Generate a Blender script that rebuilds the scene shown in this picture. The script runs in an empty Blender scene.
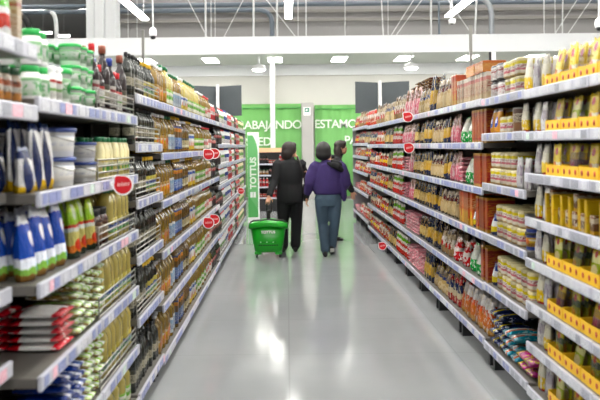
import bpy, math, random
from mathutils import Vector, Matrix, noise
RND = random.Random(11)
PI = math.pi
SC = bpy.context.scene
COL = SC.collection

# ------------------------------------------------------------------ colour / materials
def lin(h):
    h = h.lstrip('#')
    c = [int(h[i:i+2], 16)/255 for i in (0, 2, 4)]
    return tuple((x/12.92 if x <= .04045 else ((x+.055)/1.055)**2.4) for x in c) + (1.0,)
MATS = {}
def _new(name):
    m = bpy.data.materials.new(name); m.use_nodes = True
    nt = m.node_tree; b = nt.nodes['Principled BSDF']
    MATS[name] = m
    return m, nt, b
def math_n(nt, op, a, b=None):
    n = nt.nodes.new('ShaderNodeMath'); n.operation = op
    for i, v in enumerate((a, b)):
        if v is None: continue
        if isinstance(v, (int, float)): n.inputs[i].default_value = v
        else: nt.links.new(v, n.inputs[i])
    return n.outputs[0]
def mix_n(nt, fac, a, b):
    n = nt.nodes.new('ShaderNodeMix'); n.data_type = 'RGBA'
    for s, v in ((0, fac), (6, a), (7, b)):
        if isinstance(v, (int, float, tuple)): n.inputs[s].default_value = v
        else: nt.links.new(v, n.inputs[s])
    return n.outputs[2]
def plain(name, hexc, rough=.5, metal=0, spec=.5, var=0.0, emit=None, estr=0, trans=0, nscale=30):
    m, nt, b = _new(name)
    c = lin(hexc)
    b.inputs['Roughness'].default_value = rough; b.inputs['Metallic'].default_value = metal
    b.inputs['Specular IOR Level'].default_value = spec
    b.inputs['Transmission Weight'].default_value = trans
    if emit:
        b.inputs['Emission Color'].default_value = lin(emit); b.inputs['Emission Strength'].default_value = estr
    if var > 0:
        tc = nt.nodes.new('ShaderNodeTexCoord'); n = nt.nodes.new('ShaderNodeTexNoise')
        n.inputs['Scale'].default_value = nscale; nt.links.new(tc.outputs['Object'], n.inputs['Vector'])
        dk = tuple(x*(1-var) for x in c[:3])+(1,); lt = tuple(min(1, x*(1+var)) for x in c[:3])+(1,)
        nt.links.new(mix_n(nt, n.outputs['Fac'], dk, lt), b.inputs['Base Color'])
    else: b.inputs['Base Color'].default_value = c
    return m
def printed(name, bands, pics=(), spots=None, lines=None, rough=.38, axis='Z', trans=0, rings=None, gain=.38):
    """printed packaging: constant bands along the pack's height, round pictures on the front, speckle and text-like lines"""
    m, nt, b = _new(name)
    tc = nt.nodes.new('ShaderNodeTexCoord'); sp = nt.nodes.new('ShaderNodeSeparateXYZ')
    nt.links.new(tc.outputs['Generated'], sp.inputs[0])
    X, Y, Z = sp.outputs; ax = {'X': X, 'Y': Y, 'Z': Z}[axis]
    oi = nt.nodes.new('ShaderNodeObjectInfo')
    rp = nt.nodes.new('ShaderNodeValToRGB'); rp.color_ramp.interpolation = 'CONSTANT'
    el = rp.color_ramp.elements
    while len(el) > 1: el.remove(el[-1])
    el[0].position = 0; el[0].color = lin(bands[0][1])
    for p, c in bands[1:]:
        e = el.new(p); e.color = lin(c)
    wob = nt.nodes.new('ShaderNodeTexNoise'); wob.inputs['Scale'].default_value = 3
    nt.links.new(tc.outputs['Generated'], wob.inputs['Vector'])
    axw = math_n(nt, 'ADD', ax, math_n(nt, 'MULTIPLY', math_n(nt, 'SUBTRACT', wob.outputs['Fac'], .5), .12))
    nt.links.new(axw, rp.inputs[0])
    c = rp.outputs[0]
    if spots:
        n = nt.nodes.new('ShaderNodeTexNoise'); n.inputs['Scale'].default_value = spots[0]
        va = nt.nodes.new('ShaderNodeVectorMath'); va.operation = 'ADD'
        nt.links.new(tc.outputs['Generated'], va.inputs[0]); nt.links.new(oi.outputs['Random'], va.inputs[1])
        nt.links.new(va.outputs[0], n.inputs['Vector'])
        c = mix_n(nt, math_n(nt, 'GREATER_THAN', n.outputs['Fac'], spots[2]), c, lin(spots[1]))
    if lines:                                    # (z0, z1, colour): rows of small print
        n = nt.nodes.new('ShaderNodeTexNoise'); n.inputs['Scale'].default_value = 1
        mp = nt.nodes.new('ShaderNodeMapping'); mp.inputs['Scale'].default_value = (22, 3, 30)
        nt.links.new(tc.outputs['Generated'], mp.inputs[0]); nt.links.new(mp.outputs[0], n.inputs['Vector'])
        k = math_n(nt, 'MULTIPLY', math_n(nt, 'GREATER_THAN', n.outputs['Fac'], .53),
                   math_n(nt, 'MULTIPLY', math_n(nt, 'GREATER_THAN', Z, lines[0]), math_n(nt, 'LESS_THAN', Z, lines[1])))
        c = mix_n(nt, k, c, lin(lines[2]))
    for (cx, cz, rx, rz, pc) in pics:
        dx = math_n(nt, 'DIVIDE', math_n(nt, 'SUBTRACT', X, cx), rx); dz = math_n(nt, 'DIVIDE', math_n(nt, 'SUBTRACT', Z, cz), rz)
        q = math_n(nt, 'ADD', math_n(nt, 'MULTIPLY', dx, dx), math_n(nt, 'MULTIPLY', dz, dz))
        c = mix_n(nt, math_n(nt, 'LESS_THAN', q, 1), c, lin(pc))
    if rings:                                    # concentric rings on a round end: (radius, colour) outer to inner
        dx = math_n(nt, 'SUBTRACT', X, .5); dz = math_n(nt, 'SUBTRACT', Z, .5)
        q = math_n(nt, 'SQRT', math_n(nt, 'ADD', math_n(nt, 'MULTIPLY', dx, dx), math_n(nt, 'MULTIPLY', dz, dz)))
        for r, pc in rings: c = mix_n(nt, math_n(nt, 'LESS_THAN', q, r), c, lin(pc))
    hs = nt.nodes.new('ShaderNodeHueSaturation')
    nt.links.new(c, hs.inputs['Color'])
    nt.links.new(math_n(nt, 'ADD', math_n(nt, 'MULTIPLY', oi.outputs['Random'], .32*gain/.38), gain), hs.inputs['Value'])
    hs.inputs['Saturation'].default_value = 1.2
    nt.links.new(hs.outputs[0], b.inputs['Base Color'])
    b.inputs['Roughness'].default_value = rough
    b.inputs['Transmission Weight'].default_value = trans
    if name.startswith('bag_') and 'carton' not in name:      # crumpled film
        bn = nt.nodes.new('ShaderNodeTexNoise'); bn.inputs['Scale'].default_value = 9; bn.inputs['Detail'].default_value = 3
        nt.links.new(tc.outputs['Generated'], bn.inputs['Vector'])
        bp = nt.nodes.new('ShaderNodeBump'); bp.inputs['Strength'].default_value = .7; bp.inputs['Distance'].default_value = .012
        nt.links.new(bn.outputs['Fac'], bp.inputs['Height']); nt.links.new(bp.outputs[0], b.inputs['Normal'])
        b.inputs['Roughness'].default_value = min(rough, .26)
    return m

# ------------------------------------------------------------------ mesh builder
class MB:
    def __init__(s): s.v = []; s.f = []; s.m = []; s.s = []
    def add(s, vs, fs, mat, smooth=False):
        o = len(s.v); s.v += [tuple(v) for v in vs]
        for f in fs: s.f.append(tuple(i+o for i in f)); s.m.append(mat); s.s.append(smooth)
        return s
    def box(s, x0, x1, y0, y1, z0, z1, mat, b=0.0):
        if x0 > x1: x0, x1 = x1, x0
        if y0 > y1: y0, y1 = y1, y0
        b = min(b, (x1-x0)/2.2, (y1-y0)/2.2, (z1-z0)/2.2)
        if b <= 0:
            vs = [(x, y, z) for z in (z0, z1) for x, y in ((x0, y0), (x1, y0), (x1, y1), (x0, y1))]
            return s.add(vs, [(3, 2, 1, 0), (4, 5, 6, 7), (0, 1, 5, 4), (1, 2, 6, 5), (2, 3, 7, 6), (3, 0, 4, 7)], mat)
        def ring(z, i):
            return [(x0+i+b, y0+i, z), (x1-i-b, y0+i, z), (x1-i, y0+i+b, z), (x1-i, y1-i-b, z), (x1-i-b, y1-i, z), (x0+i+b, y1-i, z), (x0+i, y1-i-b, z), (x0+i, y0+i+b, z)]
        return s.loft([ring(z0, b*.7), ring(z0+b, 0), ring(z1-b, 0), ring(z1, b*.7)], mat, smooth=False)
    def loft(s, rings, mat, smooth=True, caps=True):
        n = len(rings[0]); vs = [p for r in rings for p in r]; fs = []
        for k in range(len(rings)-1):
            for i in range(n):
                j = (i+1) % n
                fs.append((k*n+i, k*n+j, (k+1)*n+j, (k+1)*n+i))
        s.add(vs, fs, mat, smooth)
        if caps:
            o = len(s.v)-len(vs)
            s.f.append(tuple(o+i for i in reversed(range(n)))); s.m.append(mat); s.s.append(False)
            e = o+(len(rings)-1)*n
            s.f.append(tuple(e+i for i in range(n))); s.m.append(mat); s.s.append(False)
        return s
    def lathe(s, prof, mat, n=12, c=(0, 0, 0), e=2.0, sy=1.0):
        rs = []
        for r, z in prof:
            rr = []
            for i in range(n):
                a = 2*PI*(i+.5)/n; ca, sa = math.cos(a), math.sin(a)
                q = (abs(ca)**e+abs(sa)**e)**(-1/e)
                rr.append((c[0]+r*q*ca, c[1]+r*q*sa*sy, c[2]+z))
            rs.append(rr)
        return s.loft(rs, mat)
    def tube(s, pts, rad, mat, n=8, ends=True):
        pts = [Vector(p) for p in pts]
        if isinstance(rad, (int, float)): rad = [rad]*len(pts)
        rings = []; up = None
        P = []; Rr = []
        if ends:                              # rounded ends
            d0 = (pts[0]-pts[1]).normalized(); d1 = (pts[-1]-pts[-2]).normalized()
            P += [pts[0]+d0*rad[0]*.85]; Rr += [rad[0]*.5]
        P += pts; Rr += list(rad)
        if ends: P += [pts[-1]+d1*rad[-1]*.85]; Rr += [rad[-1]*.5]
        for i, p in enumerate(P):
            a = P[max(i-1, 0)]; c = P[min(i+1, len(P)-1)]
            t = (c-a).normalized()
            if up is None: up = Vector((0, 0, 1)) if abs(t.z) < .9 else Vector((0, 1, 0))
            u = (up-t*up.dot(t)).normalized(); w = t.cross(u); up = u
            rings.append([tuple(p+(u*math.cos(2*PI*k/n)+w*math.sin(2*PI*k/n))*Rr[i]) for k in range(n)])
        return s.loft(rings, mat)
    def ell(s, c, r, mat, n=14, m=9):
        rs = []
        for k in range(m+1):
            t = -PI/2+PI*(k+.35)/(m+.7)
            rs.append([(c[0]+r[0]*math.cos(t)*math.cos(2*PI*i/n), c[1]+r[1]*math.cos(t)*math.sin(2*PI*i/n), c[2]+r[2]*math.sin(t)) for i in range(n)])
        return s.loft(rs, mat)
    def stack(s, rows, mat, n=18):
        return s.loft([[(cx+rx*math.cos(2*PI*i/n), cy+ry*math.sin(2*PI*i/n), z) for i in range(n)] for cx, cy, z, rx, ry in rows], mat)
    def merge(s, o):
        k = len(s.v); s.v += o.v; s.f += [tuple(i+k for i in f) for f in o.f]; s.m += o.m; s.s += o.s; return s
    def xf(s, M):
        s.v = [tuple(M @ Vector(p)) for p in s.v]; return s
    def mesh(s, name):
        me = bpy.data.meshes.new(name); me.from_pydata(s.v, [], s.f)
        order = []
        for m in s.m:
            if m not in order: order.append(m)
        for m in order: me.materials.append(MATS[m])
        me.polygons.foreach_set('material_index', [order.index(m) for m in s.m])
        me.polygons.foreach_set('use_smooth', s.s)
        me.update(); return me

def put(name, me, parent=None, loc=(0, 0, 0), rot=0):
    if isinstance(me, MB): me = me.mesh(name)
    o = bpy.data.objects.new(name, me); COL.objects.link(o)
    o.location = loc; o.rotation_euler = (0, 0, rot) if isinstance(rot, (int, float)) else rot
    if parent: o.parent = parent
    return o
def tag(o, label, cat, group=None):
    o['label'] = label; o['category'] = cat
    if group: o['group'] = group
    return o
def thing(name, label, cat, loc=(0, 0, 0), rot=0, group=None):
    return tag(put(name, None, None, loc, rot), label, cat, group)
def struct(name, mb):
    o = put(name, mb); o['kind'] = 'structure'; return o
def evaluated(mb, name, mods):
    o = put('build', mb)
    for t, kw in mods:
        m = o.modifiers.new(t, t)
        for k, v in kw.items(): setattr(m, k, v)
    dg = bpy.context.evaluated_depsgraph_get(); me = bpy.data.meshes.new_from_object(o.evaluated_get(dg))
    old = o.data; bpy.data.objects.remove(o); bpy.data.meshes.remove(old)
    me.name = name; return me
def organic(mb, name, vox=.008, it=6, mat=None):
    me = evaluated(mb, name, [('REMESH', dict(mode='VOXEL', voxel_size=vox)), ('SMOOTH', dict(factor=.5, iterations=it))])
    me.materials.clear(); me.materials.append(MATS[mat])
    me.polygons.foreach_set('use_smooth', [True]*len(me.polygons)); return me
def text(name, body, size, mat, parent, loc, rot, ext=.004, bold=.0, align='LEFT'):
    cu = bpy.data.curves.new(name, 'FONT'); cu.body = body; cu.size = size; cu.extrude = ext; cu.offset = bold; cu.align_x = align; cu.space_character = .93 if ext < .0035 and size > .3 else 1
    o = bpy.data.objects.new('build', cu); COL.objects.link(o)
    dg = bpy.context.evaluated_depsgraph_get(); me = bpy.data.meshes.new_from_object(o.evaluated_get(dg))
    bpy.data.objects.remove(o); me.materials.clear(); me.materials.append(MATS[mat])
    return put(name, me, parent, loc, rot)

# ------------------------------------------------------------------ photo geometry: eye height, lens, tilt of the frame
EYE = 1.5; F = 833.0; VX, VY = 287.0, 146.0; ROLL = .0105
def at(px, py, Y):
    dx, dy = px-VX, py-VY
    dx, dy = dx-ROLL*dy, dy+ROLL*dx
    return Vector((dx*Y/F, Y, EYE-dy*Y/F))
WL, WR = .81, 1.31                  # aisle fronts left and right of the camera
ORD = ['zeroth', 'first', 'second', 'third', 'fourth', 'fifth', 'sixth', 'seventh', 'eighth', 'ninth', 'tenth', 'eleventh', 'twelfth', 'thirteenth', 'fourteenth', 'fifteenth', 'sixteenth', 'seventeenth', 'eighteenth', 'nineteenth', 'twentieth']
def nth(i):
    if i <= 20: return ORD[i]
    return f"{i}{'th' if 10 <= i % 100 <= 20 else {1:'st',2:'nd',3:'rd'}.get(i % 10, 'th')}"

# ------------------------------------------------------------------ plain materials
plain('white_paint', '#ecedef', .55); plain('beige_paint', '#d5d3cd', .6, var=.03, nscale=2); plain('grey_wall', '#989595', .7)
plain('girt', '#8d8985', .6); plain('soffit', '#c9cdc6', .6); plain('ceiling_paint', '#c8c8c8', .7)
plain('pillar_paint', '#b3b0ad', .6, var=.03, nscale=3)
plain('pipe_blue', '#66707c', .35, spec=.6); plain('pipe_grey', '#a9adb3', .35, metal=.6); plain('rod_white', '#e4e4e6', .4)
plain('lamp_on', '#ffffff', .4, emit='#fffdf6', estr=17); plain('panel_on', '#ffffff', .4, emit='#fffdf4', estr=7)
plain('fill_lamp_glow', '#ffffff', .4, emit='#fffdf6', estr=13)  # glow of the added fill lamps under the high ceiling
plain('lamp_case', '#e8e8ea', .4); plain('black_plastic', '#151517', .35); plain('dark_board', '#454b4f', .55, var=.08, nscale=6)
plain('banner_green', '#72b263', .65, var=.06, nscale=3); plain('banner_white', '#eef5ea', .6)
plain('panel_green', '#6cbd72', .5); plain('panel_white', '#f2f5f2', .5); plain('panel_dark_green', '#52ae5b', .5)
plain('shelf_metal', '#5e5a55', .45, metal=.15, var=.05, nscale=8); plain('upright_black', '#1d1d20', .45); plain('back_metal', '#1f1e1e', .6)
plain('plinth', '#3a3936', .6); plain('rail_white', '#b4b5c0', .35); plain('wire', '#96948f', .3, metal=.8)
plain('sign_red', '#d3101f', .4); plain('sign_white', '#f3f1f1', .4); plain('sign_pink', '#f0b7b4', .4)
plain('exit_green', '#1f7f63', .4); plain('end_metal', '#77767a', .5)
def tag_mat(name, paper, ink):
    m, nt, b = _new(name)
    tc = nt.nodes.new('ShaderNodeTexCoord'); mp = nt.nodes.new('ShaderNodeMapping'); mp.inputs['Scale'].default_value = (1, 14, 7)
    n = nt.nodes.new('ShaderNodeTexNoise'); n.inputs['Scale'].default_value = 1
    nt.links.new(tc.outputs['Generated'], mp.inputs[0]); nt.links.new(mp.outputs[0], n.inputs['Vector'])
    nt.links.new(mix_n(nt, math_n(nt, 'GREATER_THAN', n.outputs['Fac'], .52), lin(paper), lin(ink)), b.inputs['Base Color'])
    b.inputs['Roughness'].default_value = .4
tag_mat('tag_white', '#d3d4da', '#a3a5b0'); tag_mat('tag_lavender', '#8f97c2', '#6c76a6'); tag_mat('tag_grey', '#a6a8b2', '#7b7e8b'); tag_mat('tag_pink', '#eec8d3', '#d07f95'); tag_mat('tag_green', '#dbe9e0', '#9fbfae'); tag_mat('tag_red', '#dc5a62', '#c23a45')

# floor: polished grey concrete
m, nt, b = _new('polished_floor')
tc = nt.nodes.new('ShaderNodeTexCoord'); n1 = nt.nodes.new('ShaderNodeTexNoise'); n1.inputs['Scale'].default_value = 1.1; n1.inputs['Detail'].default_value = 6
nt.links.new(tc.outputs['Object'], n1.inputs['Vector'])
n2 = nt.nodes.new('ShaderNodeTexNoise'); n2.inputs['Scale'].default_value = 60; nt.links.new(tc.outputs['Object'], n2.inputs['Vector'])
c = mix_n(nt, n1.outputs['Fac'], lin('#8f9194'), lin('#a9abad')); c = mix_n(nt, math_n(nt, 'MULTIPLY', n2.outputs['Fac'], .3), c, lin('#97999b'))
bk = nt.nodes.new('ShaderNodeTexBrick'); bk.offset = 0; bk.inputs['Scale'].default_value = 1; bk.inputs['Mortar Size'].default_value = .006
bk.inputs['Brick Width'].default_value = 1.2; bk.inputs['Row Height'].default_value = 1.2
bk.inputs['Color1'].default_value = (0, 0, 0, 1); bk.inputs['Color2'].default_value = (0, 0, 0, 1); bk.inputs['Mortar'].default_value = (1, 1, 1, 1)
nt.links.new(tc.outputs['Object'], bk.inputs['Vector'])
c = mix_n(nt, math_n(nt, 'MULTIPLY', bk.outputs['Color'], .25), c, lin('#77797b'))
nt.links.new(c, b.inputs['Base Color'])
nt.links.new(math_n(nt, 'ADD', math_n(nt, 'MULTIPLY', n1.outputs['Fac'], .12), .05), b.inputs['Roughness'])
b.inputs['Specular IOR Level'].default_value = .38

# ------------------------------------------------------------------ the building
struct('floor', MB().box(-14, 14, -6, 44, -.2, 0, 'polished_floor'))
struct('ceiling', MB().box(-14, 14, -6, 44, 7.2, 7.4, 'ceiling_paint'))
struct('wall_left', MB().box(-14.2, -14, -6, 44, 0, 7.4, 'beige_paint'))
struct('wall_right', MB().box(14, 14.2, -6, 44, 0, 7.4, 'beige_paint'))
struct('wall_back', MB().box(-14, 14, 24, 24.2, 0, 4.2, 'beige_paint'))
struct('trim_1', MB().box(-14, 14, 23.9, 24, 3.53, 3.83, 'white_paint'))              # white band along the back wall
bh = MB(); bh.box(-14, 14, 21, 21.1, 3.83, 4.27, 'white_paint'); bh.box(-14, 14, 21.1, 24, 3.83, 3.95, 'soffit')
struct('trim_2', bh)                                                                    # dropped fascia and soffit
struct('wall_upper', MB().box(-5.3, 14, 24.3, 24.5, 3.95, 7.2, 'grey_wall').box(-5.3, 14, 24.2, 24.3, 5.12, 5.2, 'girt').box(-5.3, 14, 24.2, 24.3, 5.38, 5.46, 'girt'))
struct('wall_far', MB().box(-14, 14, 43.8, 44, 0, 7.2, 'grey_wall'))
a = at(86, 39, 22.3); bb = at(116, 39, 22.3)
cm = MB(); w = bb.x-a.x
cm.box(a.x, a.x+w*.3, 22.3, 22.9, 4.28, 7.2, 'white_paint', .03); cm.box(a.x+w*.3, a.x+w*.62, 22.2, 22.9, 4.28, 7.2, 'white_paint', .03); cm.box(a.x+w*.62, bb.x, 22.3, 22.9, 4.28, 7.2, 'white_paint', .03)
struct('trim_3', cm)                                                                    # boxed column above the fascia
# pillar and slender white post on the back wall
a = at(302, 150, 23.6); bb = at(314, 150, 23.6)
struct('trim_4', MB().box(a.x, bb.x, 23.55, 24, 0, 2.72, 'pillar_paint', .01))
a = at(270, 100, 23); bb = at(275, 100, 23)
struct('trim_5', MB().box(a.x, bb.x, 23, 23.14, 0, 3.83, 'rod_white', .02))

def banner(x0, x1, lab, lines):
    p = at(x0, 104.5, 23.9); q = at(x1, 104.5, 23.9)
    t = thing('wall_banner', lab, 'banner', ((p.x+q.x)/2, 23.86, 0), 0, None)
    w = (q.x-p.x)/2; mb = MB(); zt = p.z if x0 < 300 else q.z
    k = 40                                              # cloth with slight waves
    vs = []
    for i in range(k+1):
        x = -w+2*w*i/k; y = .02*math.sin(i*.9)+.02
        vs += [(x, y-.035, .05), (x, y-.035, zt), (x, y-.03, zt), (x, y-.03, .05)]
    fs = []
    for i in range(k):
        for j in range(4): fs.append((i*4+j, i*4+(j+1) % 4, i*4+4+(j+1) % 4, i*4+4+j))
    mb.add(vs, fs, 'banner_green', True); put('cloth', mb, t)
    put('top_bar', MB().box(-w, w, -.05, .02, zt-.12, zt-.1, 'panel_dark_green'), t)
    for s, px, py, size, al in lines:
        r = at(px, py, 23.8)
        text('lettering', s, size, 'banner_white', t, (r.x-t.location.x, -.055, r.z), (PI/2, 0, 0), .003, .004, al)
banner(228, 301, 'green wall banner with white lettering left of the grey pillar', [('TRABAJANDO', 302, 128.4, .335, 'RIGHT'), ('USTED', 271.8, 145.4, .335, 'RIGHT')])
banner(314.5, 372, 'green wall banner with white lettering right of the grey pillar', [('ESTAMOS', 314.5, 128.0, .335, 'LEFT'), ('PARA', 344.3, 144.0, .335, 'LEFT')])
p = at(307, 111, 23.5); t = thing('exit_sign', 'small white exit sign with green symbol on the grey pillar', 'sign', (p.x, 23.54, p.z))
put('plate', MB().box(-.1, .1, -.02, .01, -.13, .11, 'sign_white', .004), t)
put('symbol', MB().box(-.065, .065, -.026, -.02, -.03, .085, 'exit_green'), t)
put('running_figure', MB().box(-.035, .01, -.03, -.026, .0, .055, 'sign_white').box(.01, .04, -.03, -.026, .02, .035, 'sign_white'), t)

# ---- lights
def linear_light(x, y0, y1, z, lab):
    t = thing('linear_light', lab, 'ceiling light', (x, (y0+y1)/2, z), 0, 'hanging linear lights'); h = (y1-y0)/2
    put('housing', MB().box(-.035, .035, -h, h, .02, .07, 'lamp_case', .01), t)
    put('diffuser', MB().box(-.075, .075, -h+.03, h-.03, -.02, .02, 'lamp_on', .01), t)
    for s in (-1, 1): put('suspension_cable', MB().tube([(0, s*h*.8, .08), (0, s*h*.8, 7.2-z)], .006, 'rod_white', 5), t)
for k, (x, nm) in enumerate(((-6.4, 'far left'), (-3.07, 'left'), (.06, 'aisle'), (3.56, 'right'), (7.2, 'far right'))):
    for i in range(9):
        y1 = 18.25-i*2.5
        linear_light(x, y1-2.4, y1, 4.3, f'white hanging linear light in the {nm} row, {nth(i+1)} counting from the back wall')
for k, yy in enumerate((11, 17.2, 22.9, 34)):  # fill lamps added to brighten the upper wall, fascia and far hall
    for i in range(-4, 5):
        t = thing('fill_lamp', f'added white fill lamp on the high ceiling, {nth(i+5)} from left in {nth(k+1)} row', 'ceiling light', (i*2.6, yy, 7.2), 0, 'added fill lamps')
        put('housing', MB().box(-.65, .65, -.16, .16, -.06, 0, 'lamp_case', .01), t); put('diffuser', MB().box(-.6, .6, -.12, .12, -.09, -.06, 'fill_lamp_glow', .01), t)
for i in range(-4, 6):
    p = at(211+64*i, 60-.8*i, 22.4)
    t = thing('recessed_light', f'square white recessed light in the soffit, {nth(i+5)} from the left', 'ceiling light', (p.x, 22.35, 3.83), 0, 'recessed soffit lights')
    put('frame', MB().box(-.21, .21, -.62, .62, -.015, .0, 'lamp_case'), t); put('diffuser', MB().box(-.18, .18, -.58, .58, -.025, -.015, 'panel_on'), t)
for px, lab in ((259, 'round white dome lamp under the soffit, above the left banner'), (410, 'round white dome lamp under the soffit, above the right dark boards')):
    p = at(px, 66, 21.8)
    t = thing('dome_lamp', lab, 'ceiling light', (p.x, 21.6, 3.83))
    put('stem', MB().lathe([(.03, -.22), (.03, 0)], 'lamp_case', 8), t)
    put('dome', MB().lathe([(.05, -.2), (.15, -.24), (.19, -.31), (.19, -.34)], 'lamp_case', 20), t); put('diffuser', MB().lathe([(.17, -.34), (.14, -.38), (.05, -.39)], 'panel_on', 20), t)
for px, py, l, lab in ((43, 33, .7, 'longer'), (64, 36, .45, 'shorter')):
    p = at(px, py, 33); t = thing('tube_light', f'{lab} distant white tube light seen beyond the bulkhead at far left', 'ceiling light', p)
    put('housing', MB().box(-l/2, l/2, -.06, .06, .04, .08, 'lamp_case'), t); put('tube', MB().box(-l/2, l/2, -.05, .05, -.03, .04, 'panel_on'), t)
    put('suspension_cable', MB().tube([(0, 0, .08), (0, 0, 7.2-p.z)], .008, 'rod_white', 5), t)

# ---- pipes, ducts, rods, cameras above the fascia
def pipe(name, pts, r, mat, lab, cat='pipe', n=10): return tag(put(name, MB().tube(pts, r, mat, n)), lab, cat)
def bend(p0, p1, p2, k=6):
    o = []
    for i in range(k+1):
        t = i/k; o.append(p0*(1-t)**2+p1*2*t*(1-t)+p2*t*t)
    return o
pipe('ceiling_pipe', [(-13.9, 23.6, at(150, 5, 23.6).z-.02), (13.9, 23.6, at(150, 5, 23.6).z-.02)], .07, 'pipe_blue', 'upper blue grey pipe running across above the white fascia')
q1, q2, q3 = at(258, 10, 23.2), at(272, 10, 23.2), at(272, 24, 23.2)
pipe('ceiling_pipe', [(-13.9, 23.2, q1.z), tuple(q1)]+bend(q1, q2, q3)[1:]+[(q3.x, 23.2, 4.0)], .065, 'pipe_blue', 'lower blue grey pipe that bends down into the fascia near the middle')
q0, q1, q2, q3 = at(455, -3, 23.2), at(475, -3, 23.2), at(490, -2, 23.2), at(491.5, 14, 23.2)
pipe('ceiling_duct', [tuple(q0)]+bend(q1, q2, q3)+[(q3.x, 23.2, 4.0)], .075, 'pipe_grey', 'pale grey duct bending down behind the fascia at right', 'duct')
p = at(439, 12, 23); pipe('conduit', [(p.x, 23, 4), (p.x, 23, 5.4)], .03, 'pipe_blue', 'thin dark blue conduit standing above the fascia at right')
q1, q2, q3 = at(22, 16, 23), at(30, 20, 23), at(30, 37, 23)
pipe('ceiling_duct', bend(q1, q2, q3)+[(q3.x, 23, 4.0)], .09, 'black_plastic', 'short black curved duct above the fascia at far left', 'duct')
q1, q2, q3 = at(52, 13, 23), at(57, 14, 23), at(56.5, 37, 23)
pipe('ceiling_duct', bend(q1, q2, q3)+[(q3.x, 23, 4.0)], .06, 'lamp_case', 'pale curved duct above the fascia at far left', 'duct')
for i, (px, sl, r) in enumerate(((205.5, 0, .03), (253.5, 0, .03), (277, 0, .03), (306, 0, .018), (345, 0, .012), (384, 3, .016), (431, 0, .026), (474, -3, .028), (544, 0, .013), (555, 0, .01), (562, -1, .016), (211, 0, .01), (215, 0, .01), (388, 0, .009), (298, 0, .01), (128, 0, .008), (137, 0, .008))):
    p = at(px, 36, 22); q = at(px-sl*2, -40, 22)
    tag(put('hanger_rod', MB().tube([(p.x, 22, 3.96), (q.x, 22, 7.2)], r, 'rod_white', 6)), f'{"thick" if r > .02 else "thin"} white hanger rod above the fascia, {nth(i+1)} of the upright rods', 'rod', 'upright hanger rods')
rods = sorted([o for o in COL.objects if o.name.startswith('hanger_rod')], key=lambda o: o.data.vertices[0].co.x)
for i, o in enumerate(rods): o['label'] = f'white upright hanger rod above the fascia, {nth(i+1)} upright rod from the left'
for i, (x0, y0, x1, y1) in enumerate(((188, 0, 206, 35), (392, 34, 411, 4), (397, 34, 421, 1), (269, 3, 295, 36), (226, 33, 240, 6), (556, 32, 577, 0), (569, 32, 591, 0), (455, 10, 466, 26))):
    yw = 22.05+.1*i; p, q = at(x0, y0, yw), at(x1, y1, yw)
    d = (q-p) if q.z > p.z else (p-q); lo = p if q.z > p.z else q
    lo = lo - d*((lo.z-3.98)/d.z); hi = lo+d*((7.2-lo.z)/d.z)
    tag(put('brace_wire', MB().tube([tuple(lo), tuple(hi)], .012, 'rod_white', 6)), 'x', 'wire', 'slanting brace wires')
for i, o in enumerate(sorted([o for o in COL.objects if o.name.startswith('brace_wire')], key=lambda o: o.data.vertices[0].co.x)):
    o['label'] = f'thin slanting brace wire above the fascia, {nth(i+1)} slanting one from the left'
def cam_dome(px, py, Y, lab, box=False):
    p = at(px, py, Y); t = thing('security_camera', lab, 'camera', tuple(p))
    put('rod', MB().tube([(0, 0, .05), (0, 0, 7.2-p.z)], .012, 'rod_white', 6), t)
    if box: put('body', MB().box(-.05, .05, -.06, .06, -.03, .05, 'lamp_case', .01), t); put('lens', MB().lathe([(.02, -.045), (.03, -.03)], 'black_plastic', 10), t)
    else: put('body', MB().lathe([(.055, -.05), (.062, .0), (.05, .06), (.02, .09)], 'lamp_case', 14), t); put('lens', MB().lathe([(.01, -.1), (.035, -.09), (.045, -.05)], 'black_plastic', 14), t)
cam_dome(153, 33, 13, 'white dome camera with black lens hanging above the left shelving')
cam_dome(452, 22, 14, 'small white box camera hanging above the right shelving', True)
cam_dome(599, 24, 12, 'white camera hanging at the right edge of the photo')

# ------------------------------------------------------------------ products: proto parts by kind
K = {}
def kind(key, name, cat, desc, parts, sep=True):
    lite = MB()
    for _, mb in parts: lite.merge(mb)
    xs, ys, zs = zip(*lite.v)
    K[key] = dict(name=name, cat=cat, desc=desc, w=max(xs)-min(xs), d=max(ys)-min(ys), h=max(zs), lite=lite.mesh(name),
                  parts=[(n, mb.mesh(n)) for n, mb in parts] if (sep and len(parts) > 1) else None)
def bottle(h, w, body, cap, label, e=2.0, sh=.62, neck=.3, lab=(.12, .5), capw=1.25, n=14, caph=.08, sy=1.0, handle=False):
    r = w/2; nr = r*neck; B = MB(); q = (2**(1/e))/(2**.5)      # keep the widest point at w/2
    B.lathe([(r*.88, 0), (r*.97, .012*h), (r, .04*h), (r, lab[0]*h), (r, lab[1]*h), (r, sh*h), (r*.86, (sh+.07)*h), (nr*1.5, (sh+.15)*h), (nr, (sh+.2)*h), (nr, (1-caph)*h)], body, n, e=e, sy=sy)
    if handle: B.tube([(r*.2, 0, .8*h), (r*.75, 0, .82*h), (r*.85, 0, .7*h), (r*.8, 0, .55*h)], r*.13, body, 6)
    C = MB().lathe([(nr*capw, (1-caph)*h), (nr*capw, h*.985), (nr*capw*.85, h)], cap, 10)
    L = MB().lathe([(r*1.012, lab[0]*h), (r*1.018, (lab[0]+.01)*h), (r*1.018, (lab[1]-.01)*h), (r*1.012, lab[1]*h)], label, n, e=e, sy=sy)
    return [('body', B), ('cap', C), ('label', L)]
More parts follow.
